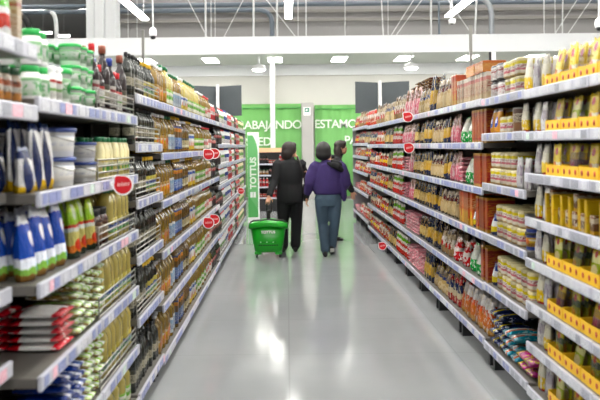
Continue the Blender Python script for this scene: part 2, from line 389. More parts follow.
def pouch(w, h, d, mat, gusset=1.0, top=.08, lean=0, seed=1, nu=8, nv=11, shape=None):
    """filled bag: flat crimped top seam, full base, dented front"""
    rng = random.Random(seed); vs = []; fs = []
    ph = rng.random()*9
    def th(u, v):
        b = (gusset if v < .2 else 1)*max(.0, min(1, (1-v)/.55))**.55
        if v < .12: b *= .75+.25*v/.12
        return (max(0, math.sin(PI*u))**.55)*b*d/2+.0015
    for k in range(nv+1):
        v = k/nv
        wv = w*(1-.05*math.sin(PI*v)-(.04 if v > .86 else 0))*(shape(v) if shape else 1)
        for side in (-1, 1):
            for i in range(nu+1):
                u = i/nu; uu = u if side < 0 else 1-u
                t = th(uu, v)*(1+.12*math.sin(7*uu+ph+5*v)*side)
                z = h*v+(.006*math.sin(9*uu+ph) if v > .95 else 0)
                vs.append(((uu-.5)*wv, side*min(t, d*.56)+lean*v*v, z))
    n = 2*(nu+1); rings = [vs[k*n:(k+1)*n] for k in range(nv+1)]
    return MB().loft(rings, mat)
def flatpack(w, d, h, mat, seed=1):
    """filled pack lying flat, crimped at left and right ends"""
    m = pouch(d*.98, w, h, mat, 1.0, seed=seed)
    rng = random.Random(seed); vs = []; nu, nv = 8, 10; rings = []
    for k in range(nv+1):
        v = k/nv; e = max(.06, math.sin(PI*v))**.4; ring = []
        for side in (-1, 1):
            for i in range(nu+1):
                u = i/nu; uu = u if side < 0 else 1-u
                t = max(.05, math.sin(PI*uu))**.35*e*h/2*(1+.06*math.sin(6*uu+4*v+seed)*side)
                ring.append(((v-.5)*w, (uu-.5)*d, h/2+side*min(t, h*.5)*.99))
        rings.append(ring)
    return MB().loft(rings, mat)
def carton(w, d, h, mat, b=.003): return MB().box(-w/2, w/2, -d/2, d/2, 0, h, mat, b)
def tub(h, r, body, lid, label=None, bucket=False):
    B = MB().lathe([(r*.86, 0), (r*.9, .02*h), (r*.97, .86*h), (r, .86*h), (r, .88*h)], body, 20)
    Ld = MB().lathe([(r*1.05, .84*h), (r*1.06, .97*h), (r*.98, h), (r*.9, h*.985)], lid, 20)
    P = [('body', B), ('lid', Ld)]
    if label: P.append(('label', MB().lathe([(r*.925, .2*h), (r*.972, .7*h), (r*.955, .72*h)], label, 20)))
    if bucket: P.append(('handle', MB().tube([(r*1.0*math.cos(a), -r*1.03*math.sin(a)*.98, .8*h-.28*h*math.sin(a)) for a in [PI*i/10 for i in range(11)]], .002, 'wire', 5)))
    return P
def jar(h, r, body, lid, label):
    return [('body', MB().lathe([(r*.9, 0), (r, .05*h), (r, .7*h), (r*.8, .8*h), (r*.75, .82*h)], body, 14)), ('lid', MB().lathe([(r*.82, .8*h), (r*.84, .98*h), (r*.78, h)], lid, 14)), ('label', MB().lathe([(r*1.01, .15*h), (r*1.015, .17*h), (r*1.015, .62*h), (r*1.01, .64*h)], label, 14))]
def can(h, r, label, metal='wire'):
    return [('body', MB().lathe([(r*.96, 0), (r, .015*h), (r*.97, .05*h), (r*.97, .95*h), (r, .985*h), (r*.96, h), (r*.9, h*.985)], metal, 16)), ('label', MB().lathe([(r*.98, .06*h), (r*.985, .07*h), (r*.985, .93*h), (r*.98, .94*h)], label, 16))]

def multipack(w, d, h, mat, seed=1):
    rng = random.Random(seed); rings = []
    for k, (s, z) in enumerate(((.8, 0), (.94, .03), (1, .12), (.985, .3), (1, .5), (.985, .7), (1, .88), (.94, .97), (.8, 1))):
        rr_ = []
        for i in range(24):
            a = 2*PI*(i+.5)/24; ca, sa = math.cos(a), math.sin(a); q = (abs(ca)**5+abs(sa)**5)**(-.2)
            rr_.append((w/2*s*q*ca, d/2*s*q*sa*(1+.015*math.sin(9*a+k)), z*h))
        rings.append(rr_)
    return MB().loft(rings, mat)
# body colours
for n, c, r_ in (('oil_gold', '#98782c', .12), ('oil_pale', '#d2c06a', .15), ('oil_amber', '#7a5a20', .12), ('glass_dark', '#1c1f1a', .08), ('glass_wine', '#201417', .08),
                 ('cream_plastic', '#e2d7a4', .3), ('white_plastic', '#e9e9ea', .3), ('clear_plastic', '#dfe6dd', .2), ('cap_green', '#15693f', .35), ('cap_black', '#1c1c1e', .35), ('cap_white', '#eeeeee', .35),
                 ('cap_red', '#c9202a', .35), ('cap_blue', '#2c3f8f', .35), ('cap_brown', '#8a4b38', .4), ('cap_yellow', '#e3b52a', .35), ('lid_green', '#2fb457', .35), ('lid_blue', '#34488a', .35), ('lid_grey', '#8e9096', .4), ('lid_dark_green', '#1d4a2c', .35),
                 ('red_plastic', '#bb2a2e', .3), ('jar_brown', '#3a1f18', .15), ('jar_spice', '#8a7a66', .2)):
    plain(n, c, r_, trans=.45 if n.startswith('oil') else 0)
L = printed
L('lb_orange', [(0, '#d9a02d'), (.45, '#e6c24a'), (.62, '#d9d6c4'), (.8, '#a8833a')], [(.5, .55, .3, .3, '#e5762a')], lines=(.05, .35, '#7a2c18'))
L('lb_paleblue', [(0, '#cfdbe6'), (.6, '#9fbcd6'), (.85, '#f3f3f0')], lines=(.2, .6, '#40639a'))
L('lb_blue', [(0, '#3a5da6'), (.4, '#86a1c9'), (.5, '#6e5226'), (.78, '#e88d2c'), (.88, '#f0b03c'), (.94, '#2f4f9c')], lines=(.1, .4, '#dfe6f2'))
L('lb_white', [(0, '#eccb3c'), (.25, '#f0f0ee'), (.72, '#2b58b2'), (.9, '#f0f0ee')], [(.5, .35, .25, .2, '#d94c27')])
L('lb_green', [(0, '#efeedd'), (.3, '#7fbf4f'), (.55, '#f2f1e6'), (.85, '#90c65a')], lines=(.3, .7, '#3c7d34'))
L('lb_red', [(0, '#eee9df'), (.35, '#d93a34'), (.7, '#efeae4')], lines=(.4, .65, '#f7eeea'))
L('lb_cream', [(0, '#e8dfc3'), (.3, '#d9caa0'), (.75, '#2a2a28')], lines=(.2, .7, '#4b4433'))
L('lb_dark', [(0, '#272a24'), (.25, '#cfc9b5'), (.75, '#3a3a2d')], lines=(.3, .7, '#5e5a45'))
L('lb_wine', [(0, '#e6e1da'), (.7, '#9c2b30'), (.85, '#e6e1da')], lines=(.15, .6, '#4c4744'))
L('lb_bluegreen', [(0, '#e6d98b'), (.25, '#57a859'), (.5, '#4d62ab'), (.7, '#d9cb74')], lines=(.3, .6, '#e8eff2'))
L('lb_mayo', [(0, '#e9dd98'), (.5, '#f0ead0'), (.8, '#e5d587')], [(.5, .45, .3, .25, '#4f9c4a')])
L('lb_redwhite', [(0, '#c8262c'), (.4, '#f2efec'), (.75, '#c8262c')], lines=(.45, .7, '#7a2326'))
L('lb_tubgreen', [(0, '#d9ecd6'), (.35, '#f0f4ee'), (.8, '#a8d6a8')], [(.5, .5, .2, .3, '#3da356')], spots=(5, '#8cc98f', .6))
L('lb_bucket', [(0, '#e8e6e2'), (.5, '#ecebe8'), (.92, '#cfd3dd')], lines=(.35, .6, '#b7b9c6'), gain=.72)
L('lb_spice', [(0, '#d98d3c'), (.4, '#ece6da'), (.7, '#c7622d')], spots=(6, '#5a3b28', .6))
L('lb_brown', [(0, '#8f6a4e'), (.4, '#d6c8b4'), (.8, '#5c3b2c')], lines=(.4, .75, '#3f2a20'))
L('lb_whitegreen', [(0, '#f1efe9'), (.4, '#86b96a'), (.55, '#f3f2ee'), (.85, '#c43d3a')], lines=(.1, .35, '#8b8b86'))
L('lb_whiteblue', [(0, '#f1f0ee'), (.35, '#3c56a4'), (.6, '#f1f0ee')], lines=(.1, .3, '#707a92'))
L('lb_blackred', [(0, '#2a2322'), (.4, '#b3272d'), (.7, '#2a2322')], lines=(.45, .65, '#e8dccf'))
L('lb_can', [(0, '#b9352f'), (.35, '#efe7da'), (.6, '#c94a3a')], lines=(.35, .6, '#5e2220'))

# bottles and jars (left side)
kind('oil_orange', 'oil_bottle', 'bottle', 'golden oil bottle with orange label', bottle(.27, .088, 'oil_gold', 'cap_white', 'lb_orange', 3, .68, .3, (.12, .46)))
kind('oil_paleblue', 'oil_bottle', 'bottle', 'golden oil bottle with pale blue label', bottle(.27, .088, 'oil_gold', 'cap_green', 'lb_paleblue', 3, .68, .32, (.1, .5)))
kind('oil_blue', 'oil_bottle', 'bottle', 'tall oil bottle with blue and orange label', bottle(.28, .07, 'oil_amber', 'cap_yellow', 'lb_blue', 2.4, .7, .34, (.1, .72)))
kind('oil_amber', 'oil_bottle', 'bottle', 'amber oil bottle with white label', bottle(.26, .085, 'oil_amber', 'cap_white', 'lb_cream', 3, .66, .3, (.15, .45)))
kind('oil_white', 'oil_bottle', 'bottle', 'golden oil bottle with white and blue label', bottle(.27, .085, 'oil_gold', 'cap_yellow', 'lb_white', 3, .68, .32, (.08, .58)))
kind('oil_green', 'oil_bottle', 'bottle', 'golden oil bottle with green label', bottle(.26, .085, 'oil_gold', 'cap_white', 'lb_green', 2.6, .66, .32, (.1, .48)))
kind('oil_red', 'oil_bottle', 'bottle', 'golden oil bottle with red label', bottle(.25, .08, 'oil_gold', 'cap_red', 'lb_red', 2.6, .66, .32, (.12, .5)))
kind('oil_jug', 'oil_jug', 'bottle', 'pale oil jug with green cap', bottle(.3, .115, 'oil_pale', 'cap_green', 'lb_green', 3, .66, .28, (.1, .42), handle=True))
kind('oil_jug_white', 'oil_jug', 'bottle', 'pale oil jug with white cap', bottle(.29, .115, 'oil_pale', 'cap_white', 'lb_white', 3, .66, .28, (.12, .44), handle=True))
kind('oil_pale', 'oil_bottle', 'bottle', 'pale yellow oil bottle with blue green label', bottle(.25, .08, 'oil_pale', 'cap_green', 'lb_bluegreen', 3.4, .74, .4, (.06, .42)))
kind('mayo', 'mayonnaise_bottle', 'bottle', 'cream bottle with green cap', bottle(.2, .062, 'cream_plastic', 'cap_green', 'lb_mayo', 2.6, .7, .5, (.08, .5), caph=.12))
kind('olive', 'olive_oil_bottle', 'bottle', 'dark glass oil bottle with pale label', bottle(.24, .06, 'glass_dark', 'cap_black', 'lb_dark', 3, .66, .3, (.14, .52), caph=.1))
kind('olive_green', 'olive_oil_bottle', 'bottle', 'dark glass bottle with green and yellow label', bottle(.235, .062, 'glass_dark', 'cap_yellow', 'lb_bluegreen', 2, .62, .3, (.1, .5), caph=.1))
kind('vinegar', 'vinegar_bottle', 'bottle', 'dark bottle with brown cap and pale label', bottle(.325, .074, 'glass_wine', 'cap_brown', 'lb_dark', 2, .6, .4, (.12, .42), caph=.12))
kind('vinegar_blue', 'vinegar_bottle', 'bottle', 'dark bottle with blue cap', bottle(.28, .066, 'glass_wine', 'cap_blue', 'lb_wine', 2, .6, .38, (.12, .5), caph=.14))
kind('vinegar_red', 'vinegar_bottle', 'bottle', 'slim dark bottle with red cap', bottle(.22, .055, 'glass_wine', 'cap_red', 'lb_whitegreen', 2, .62, .38, (.12, .55), caph=.14))
kind('wine_red', 'vinegar_bottle', 'bottle', 'tall bottle with dark red cap', bottle(.31, .07, 'glass_wine', 'cap_red', 'lb_wine', 2, .58, .34, (.12, .46), caph=.12))
kind('sauce_red', 'ketchup_bottle', 'bottle', 'red sauce bottle with white label', bottle(.2, .06, 'red_plastic', 'cap_white', 'lb_redwhite', 2.4, .68, .4, (.12, .6), caph=.12))
kind('sauce_white', 'mayonnaise_bottle', 'bottle', 'white sauce bottle with red cap', bottle(.2, .062, 'white_plastic', 'cap_red', 'lb_whitegreen', 2.4, .7, .45, (.1, .62), caph=.13))
kind('sauce_blue', 'dressing_bottle', 'bottle', 'white sauce bottle with blue cap', bottle(.21, .062, 'white_plastic', 'cap_blue', 'lb_whiteblue', 2.4, .7, .45, (.1, .62), caph=.13))
kind('sauce_dark', 'soy_sauce_bottle', 'bottle', 'dark sauce bottle with red label', bottle(.2, .06, 'glass_dark', 'cap_black', 'lb_blackred', 2, .64, .38, (.12, .58), caph=.12))
kind('sauce_cream', 'mustard_bottle', 'bottle', 'cream sauce bottle with green label', bottle(.19, .06, 'cream_plastic', 'cap_green', 'lb_green', 2.4, .7, .45, (.1, .62), caph=.13))
kind('coffee_jar', 'dark_jar', 'jar', 'dark brown jar with black lid', jar(.17, .045, 'jar_brown', 'cap_black', 'lb_brown'))
kind('spice_jar', 'spice_jar', 'jar', 'spice jar with dark green lid', jar(.125, .034, 'jar_spice', 'lid_dark_green', 'lb_spice'))
kind('green_jar', 'green_lidded_jar', 'jar', 'white jar with green lid', jar(.125, .037, 'white_plastic', 'lid_green', 'lb_tubgreen'))
kind('shaker', 'shaker', 'shaker', 'white shaker with grey lid', bottle(.15, .055, 'white_plastic', 'lid_grey', 'lb_whitegreen', 2, .74, .8, (.12, .6), 1.05, caph=.16))
kind('big_tub', 'plastic_tub', 'tub', 'large clear tub with green lid', tub(.15, .07, 'clear_plastic', 'lid_green', 'lb_tubgreen'))
kind('green_tub', 'plastic_tub', 'tub', 'small white tub with green lid', tub(.088, .045, 'clear_plastic', 'lid_green', 'lb_tubgreen'))
kind('bucket', 'food_bucket', 'bucket', 'white bucket with dark blue lid', tub(.115, .088, 'white_plastic', 'lid_blue', 'lb_bucket', True))
kind('small_bucket', 'food_bucket', 'bucket', 'small white bucket with blue lid', tub(.088, .062, 'white_plastic', 'lid_blue', 'lb_bucket', True))
kind('red_can', 'food_can', 'can', 'red and cream food can', can(.085, .036, 'lb_can'))
kind('tub_navy', 'noodle_tub', 'tub', 'navy tub with yellow stripe', tub(.1, .05, 'cap_blue', 'cap_black', 'lb_orange'))

# bags and packs
def bagmat(key, *a, **k): printed('bag_'+key, *a, **k); return 'bag_'+key
def bag(key, name, desc, w, h, d, bands, cat='bag', lean=0, seed=1, **kw):
    mt = bagmat(key, bands, **kw); kind(key, name, cat, desc, [('body', pouch(w, h, d, mt, lean=lean, seed=seed))])
def pack(key, name, desc, w, d, h, bands, seed=1, cat='pack', **kw):
    mt = bagmat(key, bands, **kw); kind(key, name, cat, desc, [('body', (multipack if cat == 'multipack' else flatpack)(w, d, h, mt, seed))])
bag('salt', 'salt_bag', 'navy and white bag with yellow base', .105, .165, .07, [(0, '#d9b23c'), (.16, '#e9e7e6'), (.5, '#f0eeee'), (.72, '#24305c'), (.9, '#c9cfe0')], pics=((.25, .4, .16, .45, '#202a52'),), gain=.66)
bag('salt_tall', 'salt_bag', 'tall navy and white bag with yellow base', .1, .25, .06, [(0, '#d9b23c'), (.16, '#e9e7e6'), (.7, '#f0eeee'), (.86, '#24305c')], lean=.0, pics=((.2, .45, .14, .45, '#202a52'),), gain=.66)
bag('sugar_blue', 'blue_bag', 'tall blue and white bag', .1, .265, .075, [(0, '#7d5f3c'), (.1, '#7fa65a'), (.2, '#e6e9f2'), (.34, '#2a4ba3'), (.76, '#2443a0'), (.84, '#eef0f5')], pics=((.5, .62, .2, .12, '#f1f2f6'), (.62, .2, .2, .1, '#8fc2dd')), gain=.68)
bag('green_bag', 'green_bag', 'lime green bag with vegetable picture', .105, .235, .06, [(0, '#23331f'), (.12, '#df7a34'), (.24, '#d9d08a'), (.45, '#e9ede0'), (.52, '#d6432f'), (.58, '#9ecb3e'), (.8, '#c7e36c')], pics=((.35, .24, .2, .1, '#d33c24'), (.7, .3, .18, .1, '#4f9a35'), (.4, .8, .15, .14, '#e8f2c8')), gain=.58)
bag('white_green_bag', 'snack_bag', 'white and green bag', .1, .2, .06, [(0, '#e9e9e4'), (.2, '#d84940'), (.4, '#f0f0ee'), (.5, '#74c25a')], pics=((.5, .3, .25, .12, '#d84940'),))
kind('beige_carton', 'beige_carton', 'box', 'tall beige carton', [('body', carton(.048, .12, .24, bagmat('beige_carton', [(0, '#e8d9c0'), (.4, '#e6d0ac'), (.5, '#b8433a'), (.56, '#e9dcc4')], lines=(.1, .9, '#c9a57e'))))])
pack('flour_flat', 'flat_pack', 'red and white flat pack', .2, .19, .03, [(0, '#c3222e'), (.16, '#f4f2f0'), (.8, '#c8252f')], axis='Y', spots=(3, '#efeae8', .6), gain=.66)
pack('green_flat', 'flat_pack', 'pale green and white flat pack', .145, .2, .035, [(0, '#7d6a40'), (.14, '#c5da96'), (.3, '#f1f4ea'), (.44, '#96c648'), (.62, '#eef2e6'), (.84, '#a9c470')], axis='X', spots=(7, '#f2f4ea', .6), gain=.62)
pack('blue_flat', 'flat_pack', 'blue and white flat pack', .145, .2, .035, [(0, '#2a3a7e'), (.3, '#e6e9f2'), (.5, '#41549f'), (.8, '#dfe3ee')], axis='X', spots=(7, '#384a94', .58), gain=.6)
pack('olive_flat', 'flat_pack', 'olive green flat pack', .22, .18, .03, [(0, '#8b9a2e'), (.4, '#b2b1a0'), (.75, '#7f9130')], axis='Z')
bag('red_bag', 'noodle_bag', 'red and white noodle bag', .125, .2, .07, [(0, '#d23a34'), (.25, '#e9d9c6'), (.5, '#f0e9e0'), (.7, '#cc2f2e'), (.92, '#e6dcd3')], spots=(5, '#d9a25c', .6), pics=((.5, .4, .25, .14, '#c43d2a'),))
bag('yellow_red_bag', 'noodle_bag', 'red bag with yellow stripe', .125, .19, .07, [(0, '#c83a30'), (.3, '#e9bf4a'), (.5, '#c93331'), (.8, '#ecdcc8')], spots=(6, '#ece3da', .62))
bag('navy_red_bag', 'pasta_bag', 'navy and red pasta bag', .12, .22, .06, [(0, '#b3302e'), (.3, '#d8c9a8'), (.5, '#2b3763'), (.8, '#b8383a')], spots=(5, '#e3d5b5', .62))
bag('cream_black', 'pasta_bag', 'cream pasta bag with black top', .12, .23, .07, [(0, '#1c1a1c'), (.16, '#d9bf8a'), (.46, '#cdb079'), (.54, '#1c1c20')], spots=(7, '#b9935a', .58))
bag('green_label', 'spaghetti_bag', 'white and red pasta bag with green band', .08, .25, .045, [(0, '#cf3a33'), (.28, '#efe9e2'), (.42, '#d8403a'), (.55, '#ece6d8'), (.68, '#7ab648'), (.84, '#eee9dc')], lines=(.3, .6, '#a83a32'))
bag('pink_bag', 'pasta_bag', 'pink pasta bag with clear top', .125, .24, .075, [(0, '#dd8794'), (.5, '#e7a7ac'), (.58, '#8a6a58'), (.85, '#c7a596')], spots=(6, '#f0ced0', .55))
pack('pink_flat', 'noodle_pack', 'pink noodle pack', .13, .16, .034, [(0, '#d87b8a'), (.5, '#e59aa4')], spots=(5, '#f0c9cc', .56), axis='X')
bag('navy_spaghetti', 'spaghetti_bag', 'navy and gold spaghetti bag', .085, .27, .055, [(0, '#222c4c'), (.22, '#d3ab62'), (.48, '#d8b56e'), (.58, '#1d2646')], spots=(6, '#e3c68a', .6))
bag('cream_bag', 'pasta_bag', 'cream pasta bag with dark red top', .115, .22, .08, [(0, '#5a4a3c'), (.07, '#d9c096'), (.46, '#c4a87c'), (.56, '#6c2226'), (.7, '#4a2a2a'), (.8, '#b5a594')], spots=(8, '#e2cfa8', .58))
bag('white_bag', 'pasta_bag', 'clear and white pasta bag', .13, .23, .08, [(0, '#a88a66'), (.3, '#e3d9cc'), (.6, '#c9b79c'), (.8, '#5a4438')], spots=(7, '#8d7658', .56), pics=((.5, .35, .2, .1, '#c43a38'),))
bag('redwhite_check', 'pasta_bag', 'red and white pasta bag', .13, .2, .09, [(0, '#cf3236'), (.4, '#e8dad2'), (.55, '#d23b3c'), (.8, '#caa892')], spots=(7, '#f2eae6', .55))
bag('green_clear', 'pasta_bag', 'clear bag with green base', .14, .21, .1, [(0, '#2c9a44'), (.42, '#d9d9d0'), (.75, '#c9c4b5'), (.92, '#4d9e58')], spots=(8, '#e6ece2', .57))
pack('brown_flat', 'noodle_pack', 'brown and gold flat pack', .14, .16, .034, [(0, '#8a5a38'), (.4, '#d9b27c'), (.7, '#6a3a2c')], axis='X', spots=(5, '#e6d0ae', .6))
kind('red_carton', 'red_carton', 'box', 'dark red carton', [('body', carton(.075, .19, .235, bagmat('red_carton', [(0, '#b88a3f'), (.1, '#a3262a'), (.8, '#8f1e25'), (.93, '#b98d47')], lines=(.15, .85, '#c9863e'))))])
kind('orange_carton', 'orange_carton', 'box', 'tall orange carton', [('body', carton(.085, .15, .25, bagmat('orange_carton', [(0, '#e0a63a'), (.2, '#d9642c'), (.85, '#d2552a')], pics=((.5, .3, .3, .14, '#e8c25a'),), lines=(.5, .8, '#efc9a0'))))])
kind('orange_box', 'orange_carton', 'box', 'large flat orange carton', [('body', carton(.26, .16, .08, bagmat('orange_box', [(0, '#e88a2e'), (.7, '#e2762a')], lines=(.2, .8, '#f2c07a'))))])
kind('beige_pack', 'beige_carton', 'box', 'beige and pink upright carton', [('body', carton(.05, .16, .19, bagmat('beige_pack', [(0, '#dcc8a8'), (.3, '#e0cfb8'), (.7, '#d39a92'), (.85, '#e6dccf')], lines=(.2, .7, '#a9665e'))))])
pack('ramen', 'ramen_multipack', 'yellow and white striped noodle multipack', .1, .15, .105, [(0, '#d9b98e'), (.14, '#eee4cf'), (.3, '#d98f95'), (.42, '#efe8dc'), (.62, '#e4cf4c'), (.82, '#e9dcb0')], axis='Z', lines=(.3, .6, '#a33b46'), cat='multipack')
pack('ramen_white', 'ramen_multipack', 'white noodle multipack with dark edges', .125, .16, .11, [(0, '#4a4344'), (.12, '#efebe8'), (.55, '#b5383f'), (.62, '#efebe8'), (.86, '#4c4a4c')], axis='Z', lines=(.25, .75, '#b3777a'), cat='multipack')
bag('orange_pouch', 'snack_bag', 'orange pouch with blue picture', .1, .17, .06, [(0, '#e0962c'), (.6, '#e8a23a'), (.85, '#d9cfc0')], pics=((.5, .45, .26, .22, '#3b4f9e'), (.5, .5, .14, .1, '#f0e9e4')))
kind('grey_can', 'food_can', 'can', 'tall grey can', can(.15, .055, 'lb_brown'))
bag('yellow_white', 'soup_pouch', 'white pouch with yellow base', .1, .19, .04, [(0, '#c9352c'), (.06, '#f0c81f'), (.4, '#e9e4d0'), (.7, '#c9c4ba')], spots=(5, '#f0ead8', .6))
bag('white_pouch', 'soup_pouch', 'white and lilac pouch', .095, .18, .035, [(0, '#e9e6e6'), (.4, '#cfc8cf'), (.7, '#eeecea')], spots=(5, '#a493a8', .62))
bag('blue_white_pouch', 'soup_pouch', 'blue and white pouch with yellow base', .095, .14, .05, [(0, '#27325f'), (.15, '#d9c33e'), (.4, '#eceae9'), (.65, '#364580')], pics=((.5, .6, .2, .2, '#f1efee'),))
bag('orange_white', 'pasta_bag', 'tall white pouch with orange picture', .095, .235, .07, [(0, '#c99a63'), (.2, '#d2753a'), (.5, '#dc5b35'), (.66, '#ece7e4'), (.85, '#d8d2cf')], spots=(5, '#ead9c2', .6))
pack('navy_pack', 'snack_pack', 'navy and yellow flat pack', .14, .2, .06, [(0, '#1f2850'), (.45, '#28366b'), (.6, '#d9c24a'), (.75, '#1f2850')], axis='X', spots=(5, '#e3dfe2', .65))
pack('teal_pack', 'snack_pack', 'teal and white flat pack', .14, .2, .06, [(0, '#2d7a90'), (.45, '#e6e2dc'), (.6, '#d2683f'), (.75, '#3d8da3')], axis='X', spots=(5, '#9fc9d2', .6))
pack('magenta_pack', 'snack_pack', 'magenta and yellow flat pack', .14, .2, .06, [(0, '#e0c24a'), (.35, '#b8307c'), (.75, '#c9458c')], axis='X', spots=(5, '#e6c76a', .58))
bag('pale_noodle', 'noodle_bag', 'clear bag of noodles with blue band', .125, .2, .075, [(0, '#dac49c'), (.4, '#c9ae7c'), (.55, '#2b3a70'), (.72, '#8a7a68')], spots=(8, '#c2a674', .57))
bag('packet_yellow', 'soup_sachet', 'yellow and red soup sachet', .115, .178, .016, [(0, '#efe6c4'), (.4, '#f4d426'), (.95, '#e6bf1c')], cat='sachet', pics=((.5, .74, .2, .12, '#c8372a'), (.35, .3, .2, .14, '#d9824a'), (.68, .2, .18, .12, '#6aa044')))
bag('packet_green', 'soup_sachet', 'green and yellow soup sachet', .115, .175, .016, [(0, '#3f9fb0'), (.1, '#c9a53c'), (.3, '#a9b84a'), (.55, '#e6e2a0'), (.8, '#f0cf2a')], cat='sachet', pics=((.5, .8, .18, .1, '#c8372a'), (.5, .35, .3, .16, '#e0cf9c')))
bag('packet_dark', 'soup_sachet', 'dark green soup sachet', .115, .17, .016, [(0, '#2c8fae'), (.14, '#c7a936'), (.3, '#8a8a2e'), (.5, '#3f4a26'), (.7, '#c9b83a')], cat='sachet', pics=((.5, .74, .18, .1, '#c8372a'), (.4, .3, .2, .14, '#c98b4a')))
bag('packet_purple', 'soup_sachet', 'yellow soup sachet with dark picture', .115, .155, .016, [(0, '#d9b43a'), (.2, '#6b4a4a'), (.5, '#a98a3c'), (.72, '#ecca2a')], cat='sachet', pics=((.5, .84, .2, .1, '#c8372a'), (.45, .35, .24, .14, '#8a3a52')))
plain('tray_yellow', '#e3b41a', .5); plain('emblem_red', '#b0392a', .5)
kind('yellow_carton', 'yellow_carton', 'box', 'slim yellow upright carton', [('body', carton(.03, .17, .15, bagmat('yellow_carton', [(0, '#efc62a'), (.9, '#e6b81f')], lines=(.3, .5, '#d9902a'))))])
kind('soup_carton', 'soup_carton', 'box', 'low brown and white soup carton', [('body', carton(.05, .16, .085, bagmat('soup_carton', [(0, '#d9a83a'), (.2, '#6b4a38'), (.6, '#d9cdb8'), (.85, '#8a5a3a')], spots=(5, '#e9e2d4', .6))))])

# ------------------------------------------------------------------ shelving
BAYS = {}
def shelf_words(i, n): return 'top shelf' if i == 0 else ('bottom shelf' if i == n-1 else nth(i+1)+' shelf')
def make_bay(side, idx, y0, y1, hs, rec=0.0, rails=True, guards=(), tagstyle='white', contents='', post_top=1.8, last=False):
    sx = -1 if side == 'left' else 1; W = WL if side == 'left' else WR
    adj = .01 if side == 'left' else -.015
    hs = [h+adj for h in hs]
    root = thing('shelving_bay', f'grey metal shelving bay, {nth(idx)} from the camera on the {side} side', 'shelving', (sx*W, y0, 0), 0, f'{side} shelving bays')
    X = lambda a, b: (sx*a, sx*b)
    L_ = y1-y0
    put('back_panel', MB().box(*X(.5, .53), .002, L_-.002, .05, hs[0], 'back_metal'), root)
    for yy in (0, L_-.03): put('upright', MB().box(*X(.455, .5), yy, yy+.03, 0, max(hs[0]+.04, post_top if post_top else 0), 'upright_black', .003), root)
    put('plinth', MB().box(*X(.14, .45), .03, L_-.03, .0, hs[-1]-.06, 'plinth'), root)
    for yy in (.06, L_-.06): put('foot', MB().box(*X(.05, .14), yy-.02, yy+.02, 0, hs[-1]-.03, 'upright_black'), root)
    if last: put('end_panel', MB().box(*X(.0, 1.12), L_, L_+.02, .05, hs[0]+.06, 'end_metal'), root)
    zt = []
    for i, h in enumerate(hs):
        r_ = rec if not isinstance(rec, (list, tuple)) else rec[i]
        sh = put('shelf', MB().box(*X(r_+.012, .5), .003, L_-.003, h-.016, h+.018, 'shelf_metal', .003), root)
        z = h+.018; zt.append((z, r_))
        if rails and (rails is True or rails[i]):
            put('price_rail', MB().box(*X(r_-.004, r_+.0115), .002, L_-.002, h-.026, h+.024, 'rail_white', .003), sh)
            yy = .03
            while yy < L_-.06:
                wd = RND.choice((.05, .065, .09)); wd = min(wd, L_-.02-yy)
                st = RND.random(); mt = {'white': ('tag_white', 'tag_grey'), 'lavender': ('tag_lavender', 'tag_white'), 'mixed': ('tag_grey', 'tag_lavender')}[tagstyle][st > .6]
                if st > .97: mt = 'tag_pink'
                elif st > .94: mt = 'tag_green'
                put('price_tag', MB().box(*X(r_-.006, r_-.0042), yy, yy+wd, h-.019, h+.017, mt), sh)
                yy += wd+RND.choice((.008, .02, .05))
        if i in guards:
            g = MB()
            for q in range(4): g.tube([(sx*(r_+.016), .02, z+.012+q*.028), (sx*(r_+.016), L_-.02, z+.012+q*.028)], .0042, 'wire', 6)
            for yy in (.02, L_/2, L_-.02): g.tube([(sx*(r_+.016), yy, z), (sx*(r_+.016), yy, z+.1)], .003, 'wire', 5)
            put('wire_guard', g, sh)
    BAYS[(side, idx)] = dict(y0=y0, y1=y1, z=zt, hs=hs, W=W, sx=sx)
CNT = {}
def gap_of(b, i): return .5 if i == 0 else b['z'][i-1][0]-.034-b['z'][i][0]-.006
def place(side, idx, i, key, x_off, y, z, rot, label, scale=1.0, lite=False, tilt=0):
    b = BAYS[(side, idx)]; k = K[key]
    loc = (b['sx']*(b['W']+x_off), y, z); rz = (PI/2 if side == 'left' else -PI/2)+rot
    rt = (tilt, 0, rz)
    grp = f"{k['desc']} group on {side} side"
    if lite or not k['parts']:
        o = put(k['name'], k['lite'], None, loc, rt); tag(o, label, k['cat'], grp)
    else:
        o = thing(k['name'], label, k['cat'], loc, rt, grp)
        for n, me in k['parts']: put(n, me, o)
    o.scale = (1, 1, scale); return o
